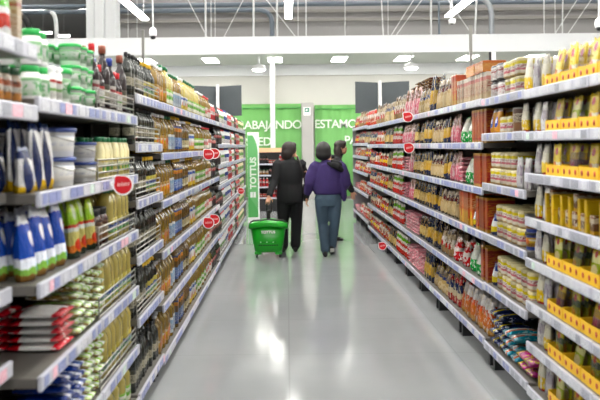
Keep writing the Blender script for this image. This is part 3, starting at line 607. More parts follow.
def fill(side, idx, i, key, y0, y1, stack=1, rows=1, off=.03, jit=.03, start=None, n=None):
    b = BAYS[(side, idx)]; k = K[key]; y0 = max(y0, b['y0']+.012); y1 = min(y1, b['y1']-.012)
    if y1-y0 < k['w']*.9: return
    n = n or max(1, int((y1-y0)/(k['w']*(1.2 if side == 'right' and k['cat'] == 'bag' else 1.1 if k['cat'] in ('bag', 'bottle', 'multipack') else 1.04)+.002))); pitch = (y1-y0)/n
    if pitch < k['w']: 
        if n > 1: n -= 1; pitch = (y1-y0)/n
    z, r_ = b['z'][i]; gap = gap_of(b, i)-.012
    st = stack
    while st > 1 and st*k['h'] > gap: st -= 1
    sc = min(1, gap/k['h']); sw = shelf_words(i, len(b['z']))
    lite = y0 > 8.8
    if b['y0'] > 6.2 and side == 'left': rows = 1
    if side == 'right' and i == 0 and k['cat'] == 'bag' and y0 > 6.7: sc = 1.3
    for r in range(rows):
        for j in range(n):
            for s in range(st):
                c = (side, idx, i, key, r); CNT.setdefault((c, s), 0); CNT[(c, s)] += 1; q = CNT[(c, s)]
                where = f'{sw}, {nth(idx)} {side} bay'
                if st > 1: lab = f"{k['desc']}, {nth(s+1)} up in {nth(q)} stack{' behind' if r else ''}, {where}"
                elif r: lab = f"{k['desc']}, {nth(q)} in {'back' if r == 1 else nth(r+1)} row, {where}"
                else: lab = f"{k['desc']}, {nth(q)} along front, {where}"
                if len(lab.split()) > 16: lab = lab.replace(' and ', '/').replace(' along front', ' along')
                if len(lab.split()) > 16: lab = lab.replace(' with ', ', ').replace(' in back row', ' behind')
                jr = RND.uniform(-jit, jit)*(.6 if st > 1 else 1)
                jx = RND.uniform(0, .012)
                place(side, idx, i, key, r_+off+k['d']/2+jx+r*(k['d']*1.04+.008), y0+pitch*(j+.5), z+s*k['h']*sc+(.002 if k['cat'] == 'bag' else 0), jr*2.2 if k['cat'] == 'bag' else jr if k['cat'] in ('bag', 'bottle', 'jar', 'multipack', 'pack') else jr*.3, lab, sc*(RND.uniform(.9, 1) if k['cat'] == 'bag' and st == 1 else 1), lite, RND.uniform(-.06, .0) if k['cat'] == 'bag' and st == 1 else 0)
def run(side, i, seq, y_lo, y_hi):
    """a shelf run over all bays between y_lo and y_hi: seq = [(kind, start, end, stack, rows)]"""
    for key, a, c, st, rw in seq:
        a2, c2 = max(a, y_lo), min(c, y_hi)
        for (sd, idx), b in BAYS.items():
            if sd != side: continue
            lo, hi = max(a2, b['y0']), min(c2, b['y1'])
            if hi-lo > .05 and i < len(b['z']): fill(side, idx, i, key, lo, hi, st, rw)
def tray(side, idx, i, y, w, sachets, ordn, n_deep=6, hgt=.058):
    b = BAYS[(side, idx)]; z, r_ = b['z'][i]; sx = b['sx']; d = .28; sw = shelf_words(i, len(b['z']))
    t = thing('display_tray', f'yellow open display tray, {nth(ordn)} from far end, {sw}, {nth(idx)} {side} bay', 'tray', (sx*(b['W']+r_+.03+d/2), y, z), -PI/2 if side == 'right' else PI/2, 'yellow display trays')
    h = w/2
    m_ = MB().box(-h, h, -d/2, -d/2+.003, 0, hgt, 'tray_yellow').box(-h, h, d/2-.003, d/2, 0, hgt*1.3, 'tray_yellow').box(-h, h, -d/2+.003, d/2-.003, 0, .003, 'tray_yellow')
    for s in (-1, 1): m_.box(s*h, s*(h-.003), -d/2+.003, d/2-.003, .003, hgt*1.1, 'tray_yellow')
    put('tray_body', m_, t)
    ne = 2 if w < .22 else 3
    for q in range(ne):
        e = MB().lathe([(.005, 0), (.0135, .0), (.0135, .0015), (.005, .0015)], 'emblem_red', 12); e.xf(Matrix.Rotation(PI/2, 4, 'X'))
        put('emblem', e, t, (-h+(q+.5)*w/ne, -d/2-.0002, hgt*.52))
    gp = gap_of(b, i)
    cols = max(1, int(w/.118)); pw = w/cols
    for cidx in range(cols):
        key = sachets[cidx % len(sachets)]; k = K[key]
        nn = n_deep-(RND.random() < .3)
        tl = -RND.uniform(.05, .22)
        for q in range(nn):
            sc = min(1, (gp-.02)/(k['h']*1.02))
            yo = -d/2+.02+q*(d-.09)/max(1, n_deep-1)
            lab = f"{k['desc']}, {nth(q+1)} back, {'left' if cidx == 0 else ('right' if cidx == cols-1 else 'middle')} side of {nth(ordn)} tray, {sw}, {nth(idx)} {side} bay"
            lab = lab.replace(' and ', '/').replace(' side of ', ' in ')
            if len(lab.split()) > 16: lab = lab.replace(' soup sachet', ' sachet')
            if len(lab.split()) > 16: lab = lab.replace(' with dark picture', '')
            xo = -h+pw*(cidx+.5)
            M = t.location; rz = t.rotation_euler.z; c_, s_ = math.cos(rz), math.sin(rz)
            o = put(k['name'], k['lite'], None, (M.x+c_*xo-s_*yo, M.y+s_*xo+c_*yo, z+.006), (tl+RND.uniform(-.04, .04), RND.uniform(-.05, .05), rz))
            o.scale = (1, 1, sc); tag(o, lab, k['cat'], f"{k['desc']}s in yellow trays")

# left bays (A, B, B', C, then D and E)
make_bay('left', 1, 1.81, 2.705, [1.80, 1.605, 1.33, 1.02, .78, .41, .13], rec=[0, 0, .09, .09, .09, .09, .09], rails=[1, 1, 0, 1, 1, 1, 1])
HB = [1.636, 1.323, 1.025, .722, .405, .12]
make_bay('left', 2, 2.71, 3.605, HB, tagstyle='lavender', post_top=0)
make_bay('left', 3, 3.61, 4.505, HB, tagstyle='lavender', guards=(0, 1, 2, 3, 4), post_top=0)
HC = [1.757, 1.489, 1.18, .873, .537, .13]
make_bay('left', 4, 4.51, 5.405, HC, tagstyle='lavender', guards=(0, 1, 2, 3, 4), post_top=0)
HD = [1.76, 1.43, 1.116, .785, .44, .10]
for i in range(5): make_bay('left', 5+i, 5.41+.9*i, 6.305+.9*i, HD, tagstyle='lavender', post_top=0)
HE = [1.76, 1.5, 1.25, 1.0, .72, .42, .12]
for i in range(7): make_bay('left', 10+i, 9.91+.9*i, 10.805+.9*i, HE, tagstyle='mixed', post_top=0, last=(i == 6))
# right bays
HN = [1.785, 1.555, 1.33, 1.09, .865, .63, .405, .16]
make_bay('right', 1, 2.60, 3.595, HN); make_bay('right', 2, 3.60, 4.595, HN)
make_bay('right', 3, 4.60, 5.595, [1.79, 1.56, 1.233, .897, .565, .173], tagstyle='mixed')
HF = [1.797, 1.503, 1.196, .895, .553, .19]
for i in range(8): make_bay('right', 4+i, 5.60+i, 6.595+i, HF, tagstyle='mixed' if i > 1 else 'lavender')
HH = [1.82, 1.53, 1.30, 1.02, .67, .24]
for i in range(3): make_bay('right', 12+i, 13.60+i, 14.595+i, HH, tagstyle='mixed', last=(i == 2))

# ---- left stock
f = lambda *a, **k: fill('left', *a, **k)
f(1, 0, 'white_green_bag', 2.5, 2.62, 1, 1); f(1, 0, 'beige_carton', 2.63, 2.69, 1, 1)
f(1, 1, 'red_can', 2.2, 2.46, 1, 2); f(1, 1, 'spice_jar', 2.46, 2.69, 1, 2)
f(1, 3, 'coffee_jar', 2.3, 2.69, 1, 1); f(1, 4, 'olive_green', 2.3, 2.69, 1, 1); f(1, 5, 'coffee_jar', 2.3, 2.69, 1, 1)
f(2, 0, 'green_jar', 2.84, 3.02, 2, 2); f(2, 0, 'shaker', 3.04, 3.18, 1, 1); f(2, 0, 'big_tub', 3.2, 3.36, 1, 2); f(2, 0, 'green_tub', 3.38, 3.6, 3, 2); f(3, 0, 'green_tub', 3.61, 3.72, 3, 2)
f(2, 1, 'salt', 2.73, 2.85, 2, 3); f(2, 1, 'salt_tall', 2.86, 3.09, 1, 2); f(2, 1, 'bucket', 3.1, 3.48, 2, 2, off=.02)
f(3, 1, 'small_bucket', 3.62, 3.79, 3, 2, off=.028); f(3, 1, 'mayo', 3.8, 4.49, 1, 3)
f(2, 2, 'sugar_blue', 2.76, 3.24, 1, 3); f(2, 2, 'green_bag', 3.32, 3.6, 1, 3); f(3, 2, 'green_bag', 3.61, 3.74, 1, 2)
f(3, 2, 'coffee_jar', 3.75, 4.0, 1, 2); f(3, 2, 'oil_pale', 4.0, 4.5, 1, 3)
for r in (0, 1): pass
f(2, 3, 'flour_flat', 3.03, 3.27, 5, 2, off=.02); f(2, 3, 'green_flat', 3.28, 3.6, 7, 1, off=.02); f(3, 3, 'green_flat', 3.61, 3.78, 7, 1, off=.02)
f(3, 3, 'oil_pale', 3.8, 4.5, 1, 3)
f(2, 4, 'blue_flat', 3.1, 3.43, 6, 1, off=.02); f(2, 4, 'green_flat', 3.43, 3.6, 7, 1, off=.02); f(3, 4, 'green_flat', 3.61, 3.79, 7, 1, off=.02); f(3, 4, 'oil_pale', 3.82, 4.5, 1, 3)
f(3, 0, 'wine_red', 3.73, 3.82, 1, 2); f(3, 0, 'vinegar_red', 3.82, 3.9, 1, 2); f(3, 0, 'vinegar', 3.9, 4.06, 1, 3); f(3, 0, 'vinegar_blue', 4.06, 4.2, 1, 2); f(3, 0, 'vinegar_red', 4.2, 4.33, 1, 2); f(3, 0, 'vinegar', 4.33, 4.5, 1, 3)
f(2, 0, 'wine_red', 3.04, 3.2, 1, 1, off=.3); f(2, 0, 'wine_red', 3.4, 3.58, 1, 1, off=.3)
f(3, 5, 'oil_jug', 3.62, 4.5, 1, 1); f(2, 5, 'salt', 2.9, 3.6, 1, 1)
for i in range(6):
    a, c = ('olive', 'olive_green') if i % 2 == 0 else ('olive', 'olive')
    rw = 1 if i == 0 else 2; f(4, i, a, 4.53, 5.0, 1, rw); f(4, i, c, 5.0, 5.4, 1, rw)
DS = [('oil_orange', 5.41, 6.0, 1, 2), ('oil_paleblue', 6.0, 6.3, 1, 2), ('oil_blue', 6.31, 6.75, 1, 2), ('oil_amber', 6.75, 7.2, 1, 2), ('oil_white', 7.21, 7.65, 1, 2), ('oil_green', 7.65, 8.6, 1, 2), ('oil_red', 8.6, 9.3, 1, 2), ('sauce_dark', 9.3, 9.9, 1, 2)]
DT = [('oil_orange', 5.41, 5.9, 1, 2), ('oil_jug', 5.9, 6.3, 1, 2), ('oil_paleblue', 6.31, 6.75, 1, 2), ('oil_jug_white', 6.75, 7.2, 1, 2), ('oil_jug', 7.21, 8.1, 1, 2), ('oil_green', 8.11, 8.7, 1, 2), ('oil_red', 8.7, 9.3, 1, 2), ('sauce_red', 9.3, 9.9, 1, 2)]
run('left', 0, DT, 5.4, 9.92)
for i in range(1, 6): run('left', i, DS, 5.4, 9.92)
for i in range(7):
    o = (i*5) % 3*.25
    ES = [('sauce_dark', 9.91, 10.4+o, 1, 1), ('sauce_white', 10.4+o, 11.3, 1, 1), ('sauce_blue', 11.3, 11.9+o, 1, 1), ('sauce_red', 11.9+o, 12.8, 1, 1), ('sauce_white', 12.8, 13.4, 1, 1), ('sauce_dark', 13.4, 13.9, 1, 1), ('sauce_red', 13.9, 14.4+o, 1, 1), ('sauce_cream', 14.4+o, 16.2, 1, 1)]
    run('left', i, ES, 9.9, 16.25)

# ---- right stock
RS = [('red_carton', 5.61, 6.05, 1, 1), ('green_clear', 6.05, 6.56, 1, 2), ('pink_bag', 6.6, 6.95, 1, 1), ('navy_spaghetti', 6.95, 7.2, 1, 2), ('cream_bag', 7.2, 7.72, 1, 2), ('navy_spaghetti', 7.72, 8.3, 1, 2), ('cream_black', 8.3, 8.9, 1, 2),
      ('pink_bag', 8.9, 9.85, 1, 2), ('green_label', 9.85, 10.7, 1, 1), ('cream_black', 10.7, 11.7, 1, 1), ('red_bag', 11.7, 12.6, 1, 1), ('navy_red_bag', 12.6, 13.6, 1, 1)]
RX = [('pink_bag', 9.0, 9.35, 1, 1), ('pink_flat', 9.35, 9.85, 5, 1), ('green_label', 9.85, 10.7, 1, 1), ('cream_black', 10.7, 11.3, 1, 1), ('yellow_red_bag', 11.3, 12.2, 1, 1), ('red_bag', 12.2, 12.9, 1, 1), ('navy_red_bag', 12.9, 13.6, 1, 1)]
RF = {0: [('beige_pack', 5.62, 6.56, 1, 2), ('orange_carton', 6.6, 6.8, 1, 2), ('cream_bag', 6.8, 7.1, 1, 2), ('cream_bag', 7.1, 7.6, 1, 2), ('navy_spaghetti', 7.6, 7.9, 1, 2), ('pale_noodle', 7.9, 8.6, 1, 2), ('pink_bag', 8.6, 9.6, 1, 1), ('white_bag', 9.6, 10.5, 1, 1), ('pale_noodle', 10.5, 11.6, 1, 1), ('white_bag', 11.6, 12.6, 1, 1), ('red_bag', 12.6, 13.6, 1, 1)],
      1: RS,
      2: [('red_carton', 5.61, 6.05, 1, 1), ('green_clear', 6.05, 6.4, 1, 2), ('pink_flat', 6.4, 6.6, 6, 1), ('pink_bag', 6.6, 6.95, 1, 1), ('navy_spaghetti', 6.95, 7.2, 1, 2), ('cream_bag', 7.2, 7.9, 1, 2), ('navy_spaghetti', 7.9, 8.3, 1, 2), ('cream_black', 8.3, 9.0, 1, 2)]+RX,
      3: [('red_carton', 5.61, 5.95, 1, 1), ('blue_white_pouch', 5.95, 6.1, 1, 1), ('orange_carton', 6.1, 6.56, 1, 2), ('cream_bag', 6.6, 7.4, 1, 2), ('navy_spaghetti', 7.4, 8.1, 1, 2), ('cream_black', 8.1, 9.0, 1, 2)]+RX,
      4: [('red_carton', 5.61, 5.85, 1, 1), ('green_clear', 5.85, 6.3, 1, 2), ('redwhite_check', 6.3, 6.9, 1, 2), ('white_bag', 6.9, 7.4, 1, 2), ('navy_spaghetti', 7.4, 8.1, 1, 2), ('cream_black', 8.1, 8.6, 1, 2), ('pink_flat', 8.6, 9.6, 6, 2)]+RX[2:],
      5: [('orange_white', 5.61, 6.57, 1, 2), ('navy_red_bag', 6.6, 7.1, 1, 2), ('pale_noodle', 7.1, 7.8, 1, 2), ('navy_spaghetti', 7.8, 8.3, 1, 2), ('pink_flat', 8.3, 9.4, 6, 2), ('green_label', 9.4, 10.4, 1, 1), ('cream_black', 10.4, 11.2, 1, 1), ('red_bag', 11.2, 12.4, 1, 1), ('yellow_red_bag', 12.4, 13.6, 1, 1)]}
for i, s in RF.items(): run('right', i, s, 5.6, 13.6)
fill('right', 7, 0, 'brown_flat', 8.62, 9.55, 12, 1, off=.16); fill('right', 8, 0, 'brown_flat', 9.62, 9.95, 11, 1, off=.16)
for q, (yy, key) in enumerate(((6.08, 'orange_box'), (5.8, 'orange_box'))):
    place('right', 4, 0, key, .03+K['beige_pack']['d']/2, yy, BAYS[('right', 4)]['z'][0][0]+K['beige_pack']['h'], 0, ('large flat orange carton lying on upright cartons, farther of two' if q == 0 else 'large flat orange carton lying on upright cartons, nearer of two')+', top right shelf')
HS = {0: ['red_bag', 'white_bag', 'yellow_red_bag'], 1: ['yellow_red_bag', 'pale_noodle', 'navy_red_bag'], 2: ['orange_white', 'redwhite_check', 'yellow_red_bag'], 3: ['red_bag', 'yellow_red_bag', 'redwhite_check'], 4: ['pink_flat', 'redwhite_check', 'red_bag'], 5: ['redwhite_check', 'pink_flat', 'red_bag']}
for i, ks in HS.items():
    for j in range(3): fill('right', 12+j, i, ks[(j+i) % 3], 13.6+j, 14.6+j, 3 if 'flat' in ks[(j+i) % 3] else 1, 1)
g = lambda *a, **k: fill('right', 3, *a, **k)
g(0, 'ramen_white', 5.2, 5.56, 2, 2); g(0, 'ramen', 4.82, 5.19, 2, 2); g(0, 'yellow_white', 4.64, 4.8, 1, 2)
g(1, 'orange_pouch', 5.3, 5.57, 1, 2); g(1, 'ramen', 5.0, 5.29, 1, 2); g(1, 'grey_can', 4.87, 5.0, 1, 2); g(1, 'yellow_white', 4.63, 4.86, 1, 3)
g(2, 'ramen', 4.95, 5.55, 2, 2); g(2, 'white_pouch', 4.63, 4.94, 1, 3)
g(3, 'blue_white_pouch', 5.42, 5.56, 1, 2); g(3, 'ramen', 4.8, 5.4, 2, 2); g(3, 'tub_navy', 4.63, 4.78, 2, 2)
g(4, 'blue_white_pouch', 5.42, 5.57, 1, 2); g(4, 'ramen', 4.62, 5.41, 2, 2)
g(5, 'navy_pack', 5.25, 5.57, 4, 1); g(5, 'teal_pack', 4.94, 5.24, 3, 1); g(5, 'magenta_pack', 4.62, 4.92, 2, 1)
NS = {0: ('packet_yellow', 'packet_yellow'), 1: ('packet_yellow', 'packet_green'), 2: ('packet_yellow', 'packet_purple'), 4: ('packet_green', 'packet_dark'), 5: ('packet_purple', 'packet_dark'), 6: ('packet_dark', 'packet_green'), 7: ('packet_green', 'packet_purple')}
for i in range(8):
    fill('right', 2, i, 'yellow_white' if i % 2 else 'white_pouch', 4.46, 4.585, 1, 3); fill('right', 2, i, 'white_pouch' if i % 2 else 'yellow_white', 4.33, 4.45, 1, 3)
    if i == 3:
        for q in range(6):
            fill('right', 2, i, 'yellow_carton', 4.285-q*.115, 4.325-q*.115, 1, 1, jit=0, off=.02); fill('right', 2, i, 'soup_carton', 4.225-q*.115, 4.283-q*.115, 2 if q % 3 == 0 else 1, 1, jit=.0)
        for q in range(3):
            fill('right', 1, i, 'yellow_carton', 3.54-q*.115, 3.58-q*.115, 1, 1, jit=0, off=.02); fill('right', 1, i, 'soup_carton', 3.48-q*.115, 3.538-q*.115, 1, 1, jit=0)
        continue
    for j in range(3):
        tray('right', 2, i, 4.2-j*.245, .235, NS[i] if j % 2 == 0 else NS[i][::-1], j+1)
    tray('right', 1, i, 3.46, .235, NS[i], 1)

# ------------------------------------------------------------------ red flag signs on the shelf edges
def flag(px, py, Y, side, lab, r=.047):
    p = at(px, py, Y); t = thing('shelf_sign', lab, 'sign', (p.x, Y, p.z), (0, .08 if side == 'left' else -.08, 0), 'red shelf signs'); sg = 1 if side == 'left' else -1
    def drop(rad, y):
        v = []
        for i in range(28):
            a = 2*PI*i/28; q = rad
            if abs(((a-3*PI/4)+PI) % (2*PI)-PI) < .5: q = rad*1.25 if abs(((a-3*PI/4)+PI) % (2*PI)-PI) < .12 else rad*1.08
            v.append((q*math.cos(a), y, q*math.sin(a)))
        return v
    put('card', MB().loft([drop(r*1.18, 0), drop(r*1.18, .002)], 'sign_white', False), t)
    put('red_disc', MB().loft([drop(r, -.001), drop(r, 0)], 'sign_red', False), t)
    mk = MB()
    for i, hh in enumerate((.2, .17, .22, .17, .2, .18, .2)):
        x = (-.62+i*.2)*r; mk.box(x, x+.13*r, -.0016, -.001, -.2*r+(i*.03)*r, (-.2+hh*2+i*.03)*r, 'sign_pink')
    put('lettering', mk, t)
    put('clip', MB().box(-sg*r*1.5, -sg*r*.6, .002, .005, -.008, .008, 'sign_white'), t)
flag(123, 185, 3.8, 'left', 'red drop shaped shelf sign below the second shelf in the near left', .04)
flag(208.5, 154.5, 7.95, 'left', 'front one of two red shelf signs near eye level on the left')
flag(214.5, 153.5, 8.6, 'left', 'rear one of two red shelf signs near eye level on the left')
flag(208.5, 223, 7.88, 'left', 'front one of two red shelf signs at knee height on the left')
flag(214.5, 219.5, 8.52, 'left', 'rear one of two red shelf signs at knee height on the left')
flag(241, 191, 13.3, 'left', 'far small red shelf sign at the end of the left side')
flag(408, 117, 8.55, 'right', 'red shelf sign on the top shelf edge at right')
flag(409, 148, 8.5, 'right', 'red shelf sign on the second shelf edge at right')
flag(382.5, 246, 10.85, 'right', 'red shelf sign on the bottom shelf edge at right')

# ------------------------------------------------------------------ green end panel, dark aisle boards, poles, back rack
p0, p1 = at(247.2, 131, 16.45), at(258.7, 131, 16.45); W2 = (p1.x-p0.x)/2
t = thing('end_panel_sign', 'tall green sign panel with white lettering at end of left shelving', 'sign', ((p0.x+p1.x)/2, 16.45, 0))
H = at(256, 132.2, 16.45).z
put('panel', MB().box(-W2, W2, 0, .04, .1, H, 'panel_white', .004), t)
gp = [(-W2+.004, -.003, .1), (W2-.004, -.003, .1), (W2-.004, -.003, .8)]
gp += [(W2-.05-.09*math.sin(i/8*PI/2), -.003, .85+(H-.95)*i/8) for i in range(9)] + [(-W2+.004, -.003, H-.05)]
gp = [(-W2+.004, -.003, .1), (W2-.025, -.003, .1)] + [(W2-.025, -.003, .1+(H-.5)*i/6) for i in range(1, 7)] + [(W2-.025-.1*(i/6)**2, -.003, H-.4+.34*i/6) for i in range(1, 7)] + [(-W2+.004, -.003, H-.06)]
put('green_field', MB().loft([gp, [(x, y+.003, z) for x, y, z in gp]], 'panel_green', False), t)
sw = [(-W2+.004, -.005, .1), (W2-.03, -.005, .1), (W2-.03, -.005, .2)] + [(W2-.03-(W2*2-.04)*(i/6), -.005, .2+.33*(i/6)**.7) for i in range(1, 7)]
put('lower_swoosh', MB().loft([sw, [(x, y+.002, z) for x, y, z in sw]], 'panel_dark_green', False), t)
put('foot', MB().box(-W2, W2, 0, .05, 0, .1, 'panel_white', .003), t)
text('lettering', 'TOTTUS', .165, 'banner_white', t, (.05, -.006, .66), (PI/2, -PI/2, 0), .002, .006)
put('emblem', MB().box(-.065, -.015, -.006, -.003, .49, .6, 'panel_white').box(-.005, .045, -.006, -.003, .49, .6, 'panel_white'), t)
def aisle_board(x, Y, side, x0, x1, x2, x3, yo, yi, yb):
    zt = at(x, yo, Y).z; zi = at(x, yi, Y).z; zb = at(x, yb, Y).z; pz = 1.79 if side == 'left' else 1.85
    px = at((x1+x2)/2, 100, Y).x
    t = thing('aisle_board', f'pair of dark grey boards on a white post at far end of {side} shelving', 'sign', (px, Y, 0))
    put('post', MB().box(-.03, .03, -.03, .03, pz-.02, zt+.04, 'rod_white', .005), t)
    for a, c in ((x0, x1), (x3, x2)):
        xa, xc = at(a, 100, Y).x-px, at(c, 100, Y).x-px
        v = [(xa, -.32, zb), (xc, -.0, zb), (xc, 0, zt), (xa, -.32, zt)]
        if xa > xc: v = v[::-1]
        put('board', MB().loft([v, [(q[0], q[1]+.02, q[2]) for q in v]], 'dark_board', False), t)
aisle_board(217, 16.6, 'left', 195, 216, 219.5, 242.5, 86.5, 87.5, 116.5)
aisle_board(380, 16.7, 'right', 354, 378, 382, 407, 82.5, 84.5, 113.5)
p = at(470.5, 25, 6.9); tag(put('mast', MB().box(p.x-.012, p.x+.012, 6.89, 6.915, 1.83, p.z, 'wire', .003)), 'thin grey slotted mast rising above the right shelving', 'pole')
p = at(143, 30, 5.35); tag(put('mast', MB().box(p.x-.008, p.x+.008, 5.34, 5.36, 1.79, p.z, 'wire', .003)), 'thin grey mast rising above the left shelving', 'pole')
p = at(490, 52, 8); q = at(493, 52, 8)
t = thing('post_sign', 'dark post with white card above the orange cartons at right', 'sign', (p.x, 8, 1.8))
put('post', MB().box(-.01, .01, -.01, .01, .0, p.z-1.8, 'upright_black'), t); put('card', MB().box(.012, .055, -.004, .004, p.z-1.8-.13, p.z-1.8, 'sign_white'), t)

# display rack in the back
plain('rack_black', '#1b1b1e', .5); plain('rack_orange', '#d9623a', .5); plain('rack_header', '#f0b48a', .5)
xa, xb = at(257, 180, 19.2).x, at(284, 180, 19.2).x; H = at(270, 148, 19.2).z
t = thing('display_rack', 'black display rack with orange header behind the woman in black', 'rack', (xa, 19.2, 0)); w = xb-xa
put('header', MB().box(0, w, -.02, .02, H-.1, H, 'rack_header', .005), t)
put('back_panel', MB().box(0, w, .38, .4, 0, H-.1, 'rack_black'), t)
for x in (0, w-.03): put('side_panel', MB().box(x, x+.03, .0, .38, 0, H-.1, 'rack_orange' if x else 'rack_black'), t)
put('base', MB().box(.03, w-.03, .0, .38, 0, .3, 'rack_black'), t)
for k, z in enumerate((.3, .55, .82, 1.08)):
    s_ = put('rack_shelf', MB().box(.03, w-.03, .0, .38, z, z+.02, 'rack_black'), t); put('price_rail', MB().box(.03, w-.03, -.012, .0, z-.015, z+.02, 'rail_white'), s_)
    for j in range(7):
        kk = K[('red_can', 'sauce_red', 'spice_jar', 'sauce_dark')[(k+j//3) % 4]]
        o = put(kk['name'], kk['lite'], None, (xa+.075+j*(w-.11)/6.6, 19.28, z+.02), 0)
        tag(o, f"{kk['desc']}, {nth(j+1)} from left, {nth(k+1)} shelf up of black display rack", kk['cat'], 'stock on the black display rack')

# ------------------------------------------------------------------ people
plain('skin', '#c08e72', .5, var=.06); plain('hair_black', '#0f0c0b', .6, var=.25, nscale=60); plain('hair_brown', '#20150f', .55, var=.3, nscale=50)
plain('cloth_black', '#0d0e11', .85, var=.15, nscale=25); plain('cloth_coat', '#121416', .8, var=.15, nscale=25); plain('cloth_trouser', '#0b0c0f', .85, var=.1, nscale=20)
plain('knit_purple', '#33235a', .9, var=.14, nscale=18); plain('jeans', '#3f5364', .85, var=.16, nscale=14); plain('shoe_dark', '#1a1818', .5); plain('sole_pale', '#cfcfc8', .6)
plain('eye_white', '#e8e4df', .3); plain('lip', '#9c5a50', .5); plain('bag_leather', '#241a19', .45)
def hand(mb, wrist, d, nrm, side, curl=.6, s=1.0):
    """palm + five unequal fingers; d: pointing direction, nrm: palm normal, side: towards the thumb"""
    d, nrm, side = d.normalized(), nrm.normalized(), side.normalized(); w = Vector(wrist)
    rings = []
    for k, (l, hw, ht) in enumerate(((0, .024, .018), (.03, .034, .016), (.065, .038, .014), (.085, .036, .011))):
        rings.append([tuple(w+d*l*s+side*(hw*math.cos(a))*s+nrm*(ht*math.sin(a))*s) for a in [2*PI*i/10 for i in range(10)]])
    mb.loft(rings, 'skin')
    for off, ln in ((.027, .068), (.009, .076), (-.009, .071), (-.027, .056)):
        p = w+d*.075*s+side*off*s; pts = [tuple(p)]; a = 0
        for seg in (.45, .3, .25):
            a += curl*.9; p = p+(d*math.cos(a)+nrm*math.sin(a))*ln*seg*s; pts.append(tuple(p))
        mb.tube(pts, [.0095*s, .009*s, .0085*s, .0075*s], 'skin', 7)
    p = w+d*.025*s+side*.03*s; p2 = p+(d*.6+side*.7+nrm*.3).normalized()*.035*s; p3 = p2+(d*.8+side*.15+nrm*.55).normalized()*.03*s
    mb.tube([tuple(p), tuple(p2), tuple(p3)], [.012*s, .0105*s, .009*s], 'skin', 7)
def head(mb, c, yaw):
    M = Matrix.Translation(c) @ Matrix.Rotation(yaw, 4, 'Z'); h = MB()
    h.ell((0, -.01, .02), (.073, .092, .09), 'skin'); h.ell((0, .03, -.04), (.055, .058, .068), 'skin'); h.ell((0, .087, -.018), (.012, .018, .022), 'skin', 8, 6)
    h.ell((0, .055, -.085), (.028, .026, .02), 'skin', 8, 6); h.ell((0, .08, -.052), (.022, .01, .008), 'skin', 8, 5); h.ell((0, .08, -.062), (.02, .01, .008), 'skin', 8, 5)
    for s in (-1, 1): h.ell((s*.076, -.005, -.015), (.009, .018, .03), 'skin', 8, 6); h.ell((s*.03, .078, .022), (.022, .01, .006), 'skin', 8, 5)
    mb.merge(h.xf(M)); return M
def face_parts(root, M, lips='lip'):
    e = MB()
    for s in (-1, 1): e.ell((s*.029, .074, .006), (.012, .011, .0085), 'eye_white', 10, 7).ell((s*.029, .0835, .006), (.005, .003, .0055), 'hair_black', 8, 5)
    put('eyes', e.xf(M), root); put('lips', MB().ell((0, .0895, -.057), (.02, .004, .007), lips, 10, 6).xf(M), root)
def shoe(ankle, toe, mat, heel_up=0):
    a = Vector(ankle); mb = MB(); f_ = Vector((toe[0]-a.x, toe[1]-a.y, 0)).normalized(); sd = Vector((f_.y, -f_.x, 0)); rings = []
    for l, hw, z0, z1 in ((-.075, .015, .02, .05), (-.06, .03, 0, .075), (0, .036, 0, .085), (.06, .038, 0, .07), (.12, .04, 0, .05), (.16, .03, 0, .04), (.175, .012, .008, .028)):
        lift = heel_up*max(0, (.1-l)/.18)
        c = Vector((a.x, a.y, 0))+f_*l
        rings.append([tuple(c+sd*hw*math.cos(t)+Vector((0, 0, lift+(z0+z1)/2+(z1-z0)/2*math.sin(t)))) for t in [2*PI*i/10 for i in range(10)]])
    mb.loft(rings, mat); return mb
def legs(mb, hipz, L_, R_, r, mat):
    """L_/R_: hip, knee, ankle points"""
    for P in (L_, R_):
        pts = [Vector(q) for q in P]; full = [pts[0], (pts[0]*2+pts[1])/3, (pts[0]+pts[1]*2)/3, pts[1], (pts[1]*2+pts[2])/3, (pts[1]+pts[2]*2)/3, pts[2]]
        mb.tube([tuple(q) for q in full], r, mat, 14)

# --- woman in black pulling the basket
root = thing('person', 'woman in black jacket and trousers seen from behind, pulling the green basket', 'person', (.035, 11.8, 0))
Lg = ((-.085, 0, .8), (-.1, .02, .43), (-.1, -.0, .09)); Rg = ((.085, 0, .8), (.09, .03, .43), (.07, .02, .09))
b_ = MB()
b_.stack([(0, 0, .74, .13, .09), (0, 0, .82, .155, .105), (0, 0, .96, .12, .085), (0, 0, 1.12, .14, .095), (0, 0, 1.22, .15, .085), (0, 0, 1.28, .1, .07), (0, .01, 1.32, .05, .052), (0, .015, 1.4, .047, .05)], 'skin')
legs(b_, .8, Lg, Rg, [.085, .08, .068, .052, .05, .042, .034], 'skin')
Ls, Le, Lw = Vector((-.17, -.01, 1.24)), Vector((-.22, -.08, 1.0)), Vector((-.295, -.27, .8))
Rs, Re, Rw = Vector((.17, 0, 1.24)), Vector((.225, .03, 1.09)), Vector((.13, .07, 1.28))
b_.tube([Ls, Le, Lw], [.05, .04, .026], 'skin', 10); b_.tube([Rs, Re, Rw], [.05, .04, .026], 'skin', 10)
hand(b_, Lw, Vector((-.15, -.35, -.85)), Vector((0, 1, -.3)), Vector((1, .2, 0)), .75)
hand(b_, Rw, Vector((-.3, .1, .9)), Vector((-.8, .2, 0)), Vector((0, .9, .2)), .5)
Mh = head(b_, Vector((.01, .02, 1.44)), -1.1)
put('body', organic(b_, 'body', .007, 4, 'skin'), root); face_parts(root, Mh)
j = MB(); j.stack([(0, 0, .7, .185, .13), (0, 0, .8, .195, .135), (0, 0, .96, .18, .12), (0, 0, 1.1, .19, .125), (0, 0, 1.2, .195, .115), (0, 0, 1.27, .16, .1), (0, .005, 1.31, .08, .075), (0, .012, 1.35, .062, .065)], 'cloth_black')
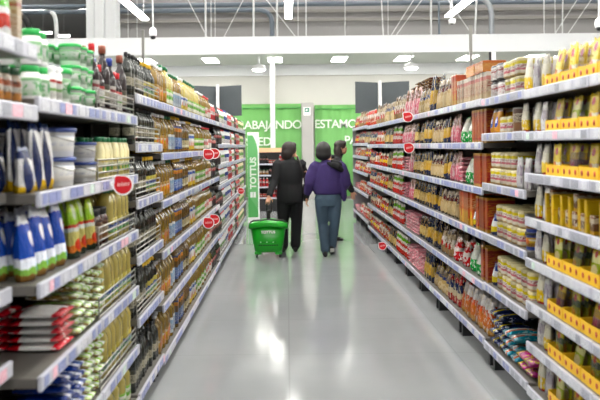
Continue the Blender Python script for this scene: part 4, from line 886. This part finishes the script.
j.tube([Ls, Le, Lw.lerp(Le, .12)], [.075, .06, .045], 'cloth_black', 12); j.tube([Rs, Re, Rw.lerp(Re, .12)], [.075, .064, .048], 'cloth_black', 12)
put('jacket', organic(j, 'jacket', .009, 6, 'cloth_black'), root)
tr = MB(); tr.stack([(0, 0, .68, .15, .11), (0, 0, .78, .165, .118), (0, 0, .9, .14, .1)], 'cloth_trouser'); legs(tr, .8, Lg, Rg, [.1, .1, .09, .08, .074, .072, .074], 'cloth_trouser')
put('trousers', organic(tr, 'trousers', .009, 6, 'cloth_trouser'), root)
for (x, y) in ((-.1, .0), (.07, .02)): put('shoe', shoe((x, y, .09), (x+.01, y+.2, 0), 'shoe_dark'), root)
hr = MB(); hr.ell((0, -.02, .02), (.1, .112, .108), 'hair_brown'); hr.ell((0, -.065, -.045), (.092, .07, .11), 'hair_brown'); hr.ell((-.055, -.035, -.06), (.05, .065, .09), 'hair_brown'); hr.ell((.068, -.045, -.04), (.03, .055, .08), 'hair_brown'); hr.ell((0, .045, .075), (.07, .045, .04), 'hair_brown')
hr.xf(Mh); put('hair', organic(hr, 'hair', .008, 5, 'hair_brown'), root)
t = thing('shoulder_bag', 'dark shoulder bag hanging at the right hip of the woman in black', 'bag', (.035, 11.8, 0))
put('bag_body', MB().stack([(.225, .05, .72, .035, .1), (.225, .05, .78, .05, .13), (.22, .05, .9, .045, .125), (.215, .05, .96, .025, .11)], 'bag_leather', 14), t)
put('strap', MB().tube([(.215, -.03, .95), (.2, -.1, 1.1), (.145, -.1, 1.26), (.115, -.02, 1.345), (.13, .1, 1.26), (.2, .13, 1.1), (.215, .12, .95)], .012, 'bag_leather', 6), t)

# --- woman in purple
root = thing('person', 'woman in loose purple knit and blue jeans walking away, black bobbed hair', 'person', (.552, 11.3, 0))
Lg = ((-.085, 0, .8), (-.075, .05, .43), (-.05, -.04, .09)); Rg = ((.085, 0, .8), (.085, .03, .44), (.045, .1, .13))
b_ = MB()
b_.stack([(0, 0, .74, .135, .095), (0, 0, .82, .16, .11), (0, 0, .96, .125, .09), (0, 0, 1.1, .145, .1), (0, 0, 1.2, .15, .09), (0, 0, 1.26, .1, .07), (0, .01, 1.3, .05, .052), (0, .015, 1.38, .047, .05)], 'skin')
legs(b_, .8, Lg, Rg, [.085, .08, .068, .052, .05, .042, .034], 'skin')
Ls, Le, Lw = Vector((-.17, 0, 1.22)), Vector((-.25, -.02, .99)), Vector((-.29, .05, .8))
Rs, Re, Rw = Vector((.17, 0, 1.22)), Vector((.24, -.02, .99)), Vector((.2, .17, .86))
b_.tube([Ls, Le, Lw], [.05, .04, .026], 'skin', 10); b_.tube([Rs, Re, Rw], [.05, .04, .026], 'skin', 10)
hand(b_, Lw, Vector((-.1, .15, -1)), Vector((1, .1, 0)), Vector((0, 1, .1)), .4); hand(b_, Rw, Vector((-.1, .7, -.3)), Vector((-.9, 0, -.2)), Vector((0, .3, .9)), .5)
Mh = head(b_, Vector((-.06, .02, 1.44)), .0)
put('body', organic(b_, 'body', .007, 4, 'skin'), root); face_parts(root, Mh)
j = MB(); j.stack([(0, 0, .84, .185, .135), (0, 0, .87, .2, .14), (.0, 0, .97, .21, .14), (0, 0, 1.08, .21, .135), (0, 0, 1.17, .195, .12), (0, 0, 1.24, .16, .1), (-.01, .005, 1.28, .09, .08), (-.02, .01, 1.31, .06, .065)], 'knit_purple')
j.tube([Ls, Vector((-.225, -.01, 1.08)), Le, Lw.lerp(Le, .3)], [.08, .088, .074, .052], 'knit_purple', 12); j.tube([Rs, Vector((.215, -.01, 1.08)), Re, Rw.lerp(Re, .2)], [.08, .088, .074, .052], 'knit_purple', 12)
j.stack([(.215, -.01, .74, .02, .03), (.21, -.01, .8, .045, .06), (.19, 0, .92, .06, .09), (.17, 0, 1.05, .06, .1)], 'knit_purple', 12)
put('sweater', organic(j, 'sweater', .009, 7, 'knit_purple'), root)
put('cuff', organic(MB().tube([Lw.lerp(Le, .4), Lw], [.042, .036], 'cloth_black', 10).tube([Rw.lerp(Re, .3), Rw], [.042, .036], 'cloth_black', 10), 'cuff', .008, 3, 'cloth_black'), root)
hd = MB(); hd.tube([(.0, -.1, 1.265), (.05, -.125, 1.245), (.12, -.115, 1.215), (.185, -.07, 1.165)], [.022, .04, .048, .035], 'cloth_black', 10); hd.tube([(.06, -.06, 1.29), (.13, -.06, 1.265), (.19, -.04, 1.215)], [.03, .035, .03], 'cloth_black', 10)
put('hood', organic(hd, 'hood', .008, 5, 'cloth_black'), root)
tr = MB(); tr.stack([(0, 0, .68, .155, .115), (0, -.005, .78, .172, .128), (0, 0, .92, .145, .105)], 'jeans'); legs(tr, .8, Lg, Rg, [.1, .098, .085, .07, .066, .062, .064], 'jeans')
put('jeans', organic(tr, 'jeans', .008, 5, 'jeans'), root)
put('shoe', shoe((-.05, -.04, .09), (-.05, .2, 0), 'shoe_dark'), root); s2 = put('shoe', shoe((.045, .1, .09), (.06, .3, 0), 'shoe_dark', .07), root)
put('sole', MB().box(.02, .075, .02, .026, .05, .1, 'sole_pale', .002), s2)
hr = MB(); hr.ell((0, -.022, -.005), (.106, .112, .125), 'hair_black'); hr.ell((0, -.04, -.06), (.108, .092, .085), 'hair_black'); hr.ell((0, .05, .07), (.075, .045, .045), 'hair_black')
hr.xf(Mh); put('hair', organic(hr, 'hair', .008, 5, 'hair_black'), root)

# --- woman in dark coat further back, turned to the right
root = thing('person', 'long haired woman in black coat farther back, turned towards the right shelving', 'person', (.715, 13.2, 0), -1.5)
Lg = ((-.08, 0, .8), (-.085, .03, .43), (-.085, 0, .09)); Rg = ((.08, 0, .8), (.085, .03, .43), (.085, .02, .09))
b_ = MB()
b_.stack([(0, 0, .74, .13, .09), (0, 0, .82, .155, .105), (0, 0, .96, .12, .085), (0, 0, 1.12, .14, .095), (0, 0, 1.23, .15, .085), (0, 0, 1.29, .1, .07), (0, .08, 1.33, .05, .052), (0, .12, 1.41, .047, .05)], 'skin')
legs(b_, .8, Lg, Rg, [.085, .08, .068, .052, .05, .042, .034], 'skin')
Ls, Le, Lw = Vector((-.17, 0, 1.25)), Vector((-.2, -.01, 1.0)), Vector((-.2, .06, .78))
Rs, Re, Rw = Vector((.17, .06, 1.25)), Vector((.2, .17, 1.0)), Vector((.19, .285, .78))
b_.tube([Ls, Le, Lw], [.05, .04, .026], 'skin', 10); b_.tube([Rs, Re, Rw], [.05, .04, .026], 'skin', 10)
hand(b_, Lw, Vector((0, .1, -1)), Vector((1, 0, 0)), Vector((0, 1, 0)), .4); hand(b_, Rw, Vector((0, .15, -1)), Vector((-1, 0, 0)), Vector((0, 1, .1)), .4)
Mh = head(b_, Vector((0, .14, 1.465)), -.05)
put('body', organic(b_, 'body', .007, 4, 'skin'), root); face_parts(root, Mh)
j = MB(); j.stack([(0, 0, .7, .18, .13), (0, 0, .82, .18, .13), (0, 0, .97, .16, .112), (0, .02, 1.12, .17, .12), (0, .04, 1.22, .178, .11), (0, .055, 1.28, .14, .095), (0, .085, 1.33, .085, .08), (0, .11, 1.37, .075, .075)], 'cloth_coat')
for P in ((Ls, Le, Lw), (Rs, Re, Rw)): j.tube([P[0], P[1], P[2].lerp(P[1], .08)], [.075, .062, .048], 'cloth_coat', 12)
put('coat', organic(j, 'coat', .009, 6, 'cloth_coat'), root)
put('hood', organic(MB().tube([(-.09, .0, 1.33), (0, -.07, 1.28), (.09, .0, 1.33)], [.035, .055, .035], 'cloth_coat', 10), 'hood', .009, 4, 'cloth_coat'), root)
tr = MB(); tr.stack([(0, 0, .68, .14, .105), (0, 0, .8, .155, .11)], 'cloth_trouser'); legs(tr, .8, Lg, Rg, [.098, .095, .08, .066, .062, .056, .055], 'cloth_trouser')
put('trousers', organic(tr, 'trousers', .009, 5, 'cloth_trouser'), root)
for x, y in ((-.085, -.04), (.085, -.02)): put('shoe', shoe((x, y, .09), (x, y+.2, 0), 'shoe_dark'), root)
hr = MB(); hr.ell((0, -.015, .035), (.088, .1, .088), 'hair_brown'); hr.ell((0, -.05, -.05), (.085, .07, .11), 'hair_brown'); hr.ell((0, -.07, -.13), (.08, .045, .1), 'hair_brown'); hr.ell((0, .045, .075), (.068, .045, .04), 'hair_brown')
for s in (-1, 1): hr.ell((s*.072, -.035, -.06), (.024, .045, .1), 'hair_brown')
hr.xf(Mh); put('hair', organic(hr, 'hair', .008, 5, 'hair_brown'), root)

# ------------------------------------------------------------------ green rolling basket
plain('basket_green', '#12a01c', .3, spec=.5); plain('basket_slot', '#0b3d10', .6)
t = thing('rolling_basket', 'bright green rolling shopping basket on the floor behind the woman in black', 'basket', (-.265, 11.3, 0))
def rr(hx, hy, z, n=28, e=5, hump=0):
    o = []
    for i in range(n):
        a = 2*PI*(i+.5)/n; ca, sa = math.cos(a), math.sin(a); q = (abs(ca)**e+abs(sa)**e)**(-1/e)
        x, y = hx*q*ca, hy*q*sa
        o.append((x, y, z+hump*max(0, 1-(x/hx)**2)*(1 if abs(sa) > .5 else 0)))
    return o
put('basket_body', MB().loft([rr(.17, .12, .075), rr(.185, .135, .08), rr(.2, .145, .16), rr(.238, .165, .42, hump=.03), rr(.228, .155, .42, hump=.03), rr(.185, .13, .17), rr(.16, .11, .1)], 'basket_green'), t)
put('rim', MB().loft([rr(.236, .163, .385, hump=.04), rr(.262, .188, .385, hump=.04), rr(.27, .196, .41, hump=.05), rr(.265, .19, .45, hump=.055), rr(.24, .165, .455, hump=.055), rr(.228, .155, .44, hump=.05)], 'basket_green'), t)
for sx in (-1, 1):
    put('skirt', MB().box(sx*.09, sx*.185, -.125, .125, .045, .085, 'basket_green', .008), t)
    for yy in (-.1, .09):
        w_ = MB().lathe([(.008, -.01), (.03, -.01), (.032, 0), (.03, .01), (.008, .01)], 'black_plastic', 14); w_.xf(Matrix.Rotation(PI/2, 4, 'Y'))
        put('wheel', w_, t, (sx*.155, yy, .032))
def ybody(z): k = (z-.16)/.26; return -(.145+.02*k)
sl = MB()
for i in range(9): x = -.12+i*.03; sl.box(x-.011, x+.011, ybody(.175)-.004, ybody(.175)+.01, .165, .182, 'basket_slot')
for i in range(8): x = -.1+i*.028; sl.box(x-.007, x+.007, ybody(.215)-.004, ybody(.215)+.01, .21, .22, 'basket_slot' if i % 3 else 'sign_white')
put('slots', sl, t)
text('lettering', 'TOTTUS', .05, 'sign_white', t, (0, ybody(.345)-.012, .335), (PI/2, 0, 0), .003, .001, 'CENTER')
hd = MB(); hd.box(-.025, .025, .14, .165, .12, .62, 'black_plastic', .004); hd.tube([(-.02, .15, .6), (-.02, .15, .705), (.045, .15, .705), (.045, .15, .6)], .011, 'black_plastic', 8); hd.box(-.02, .045, .142, .158, .58, .61, 'black_plastic', .003)
put('handle', hd, t)
bar = MB().tube([(-.24, -.0, .47), (-.2, .02, .49), (0, .03, .5), (.2, .02, .49), (.24, 0, .47)], .012, 'black_plastic', 8)
put('carry_handle', bar, t)

# ------------------------------------------------------------------ world, camera
wd = bpy.data.worlds.new('world'); SC.world = wd; wd.use_nodes = True
bg = wd.node_tree.nodes['Background']; bg.inputs[0].default_value = (.95, .97, 1, 1); bg.inputs[1].default_value = .1
cam = bpy.data.cameras.new('camera'); co = bpy.data.objects.new('camera', cam); COL.objects.link(co)
cam.sensor_width = 36; cam.lens = 36*F/600; cam.shift_x = (300-VX)/600; cam.shift_y = -(200-VY)/600; cam.clip_start = .1; cam.clip_end = 100
co.matrix_world = Matrix.Translation((0, 0, EYE)) @ Matrix.Rotation(PI/2, 4, 'X') @ Matrix.Rotation(-ROLL, 4, 'Z')
cam.dof.use_dof = True; cam.dof.focus_distance = 7.8; cam.dof.aperture_fstop = 3.4
SC.camera = co
SC.view_settings.view_transform = 'Standard'; SC.view_settings.look = 'None'; SC.view_settings.gamma = 1; SC.view_settings.exposure = 1.5
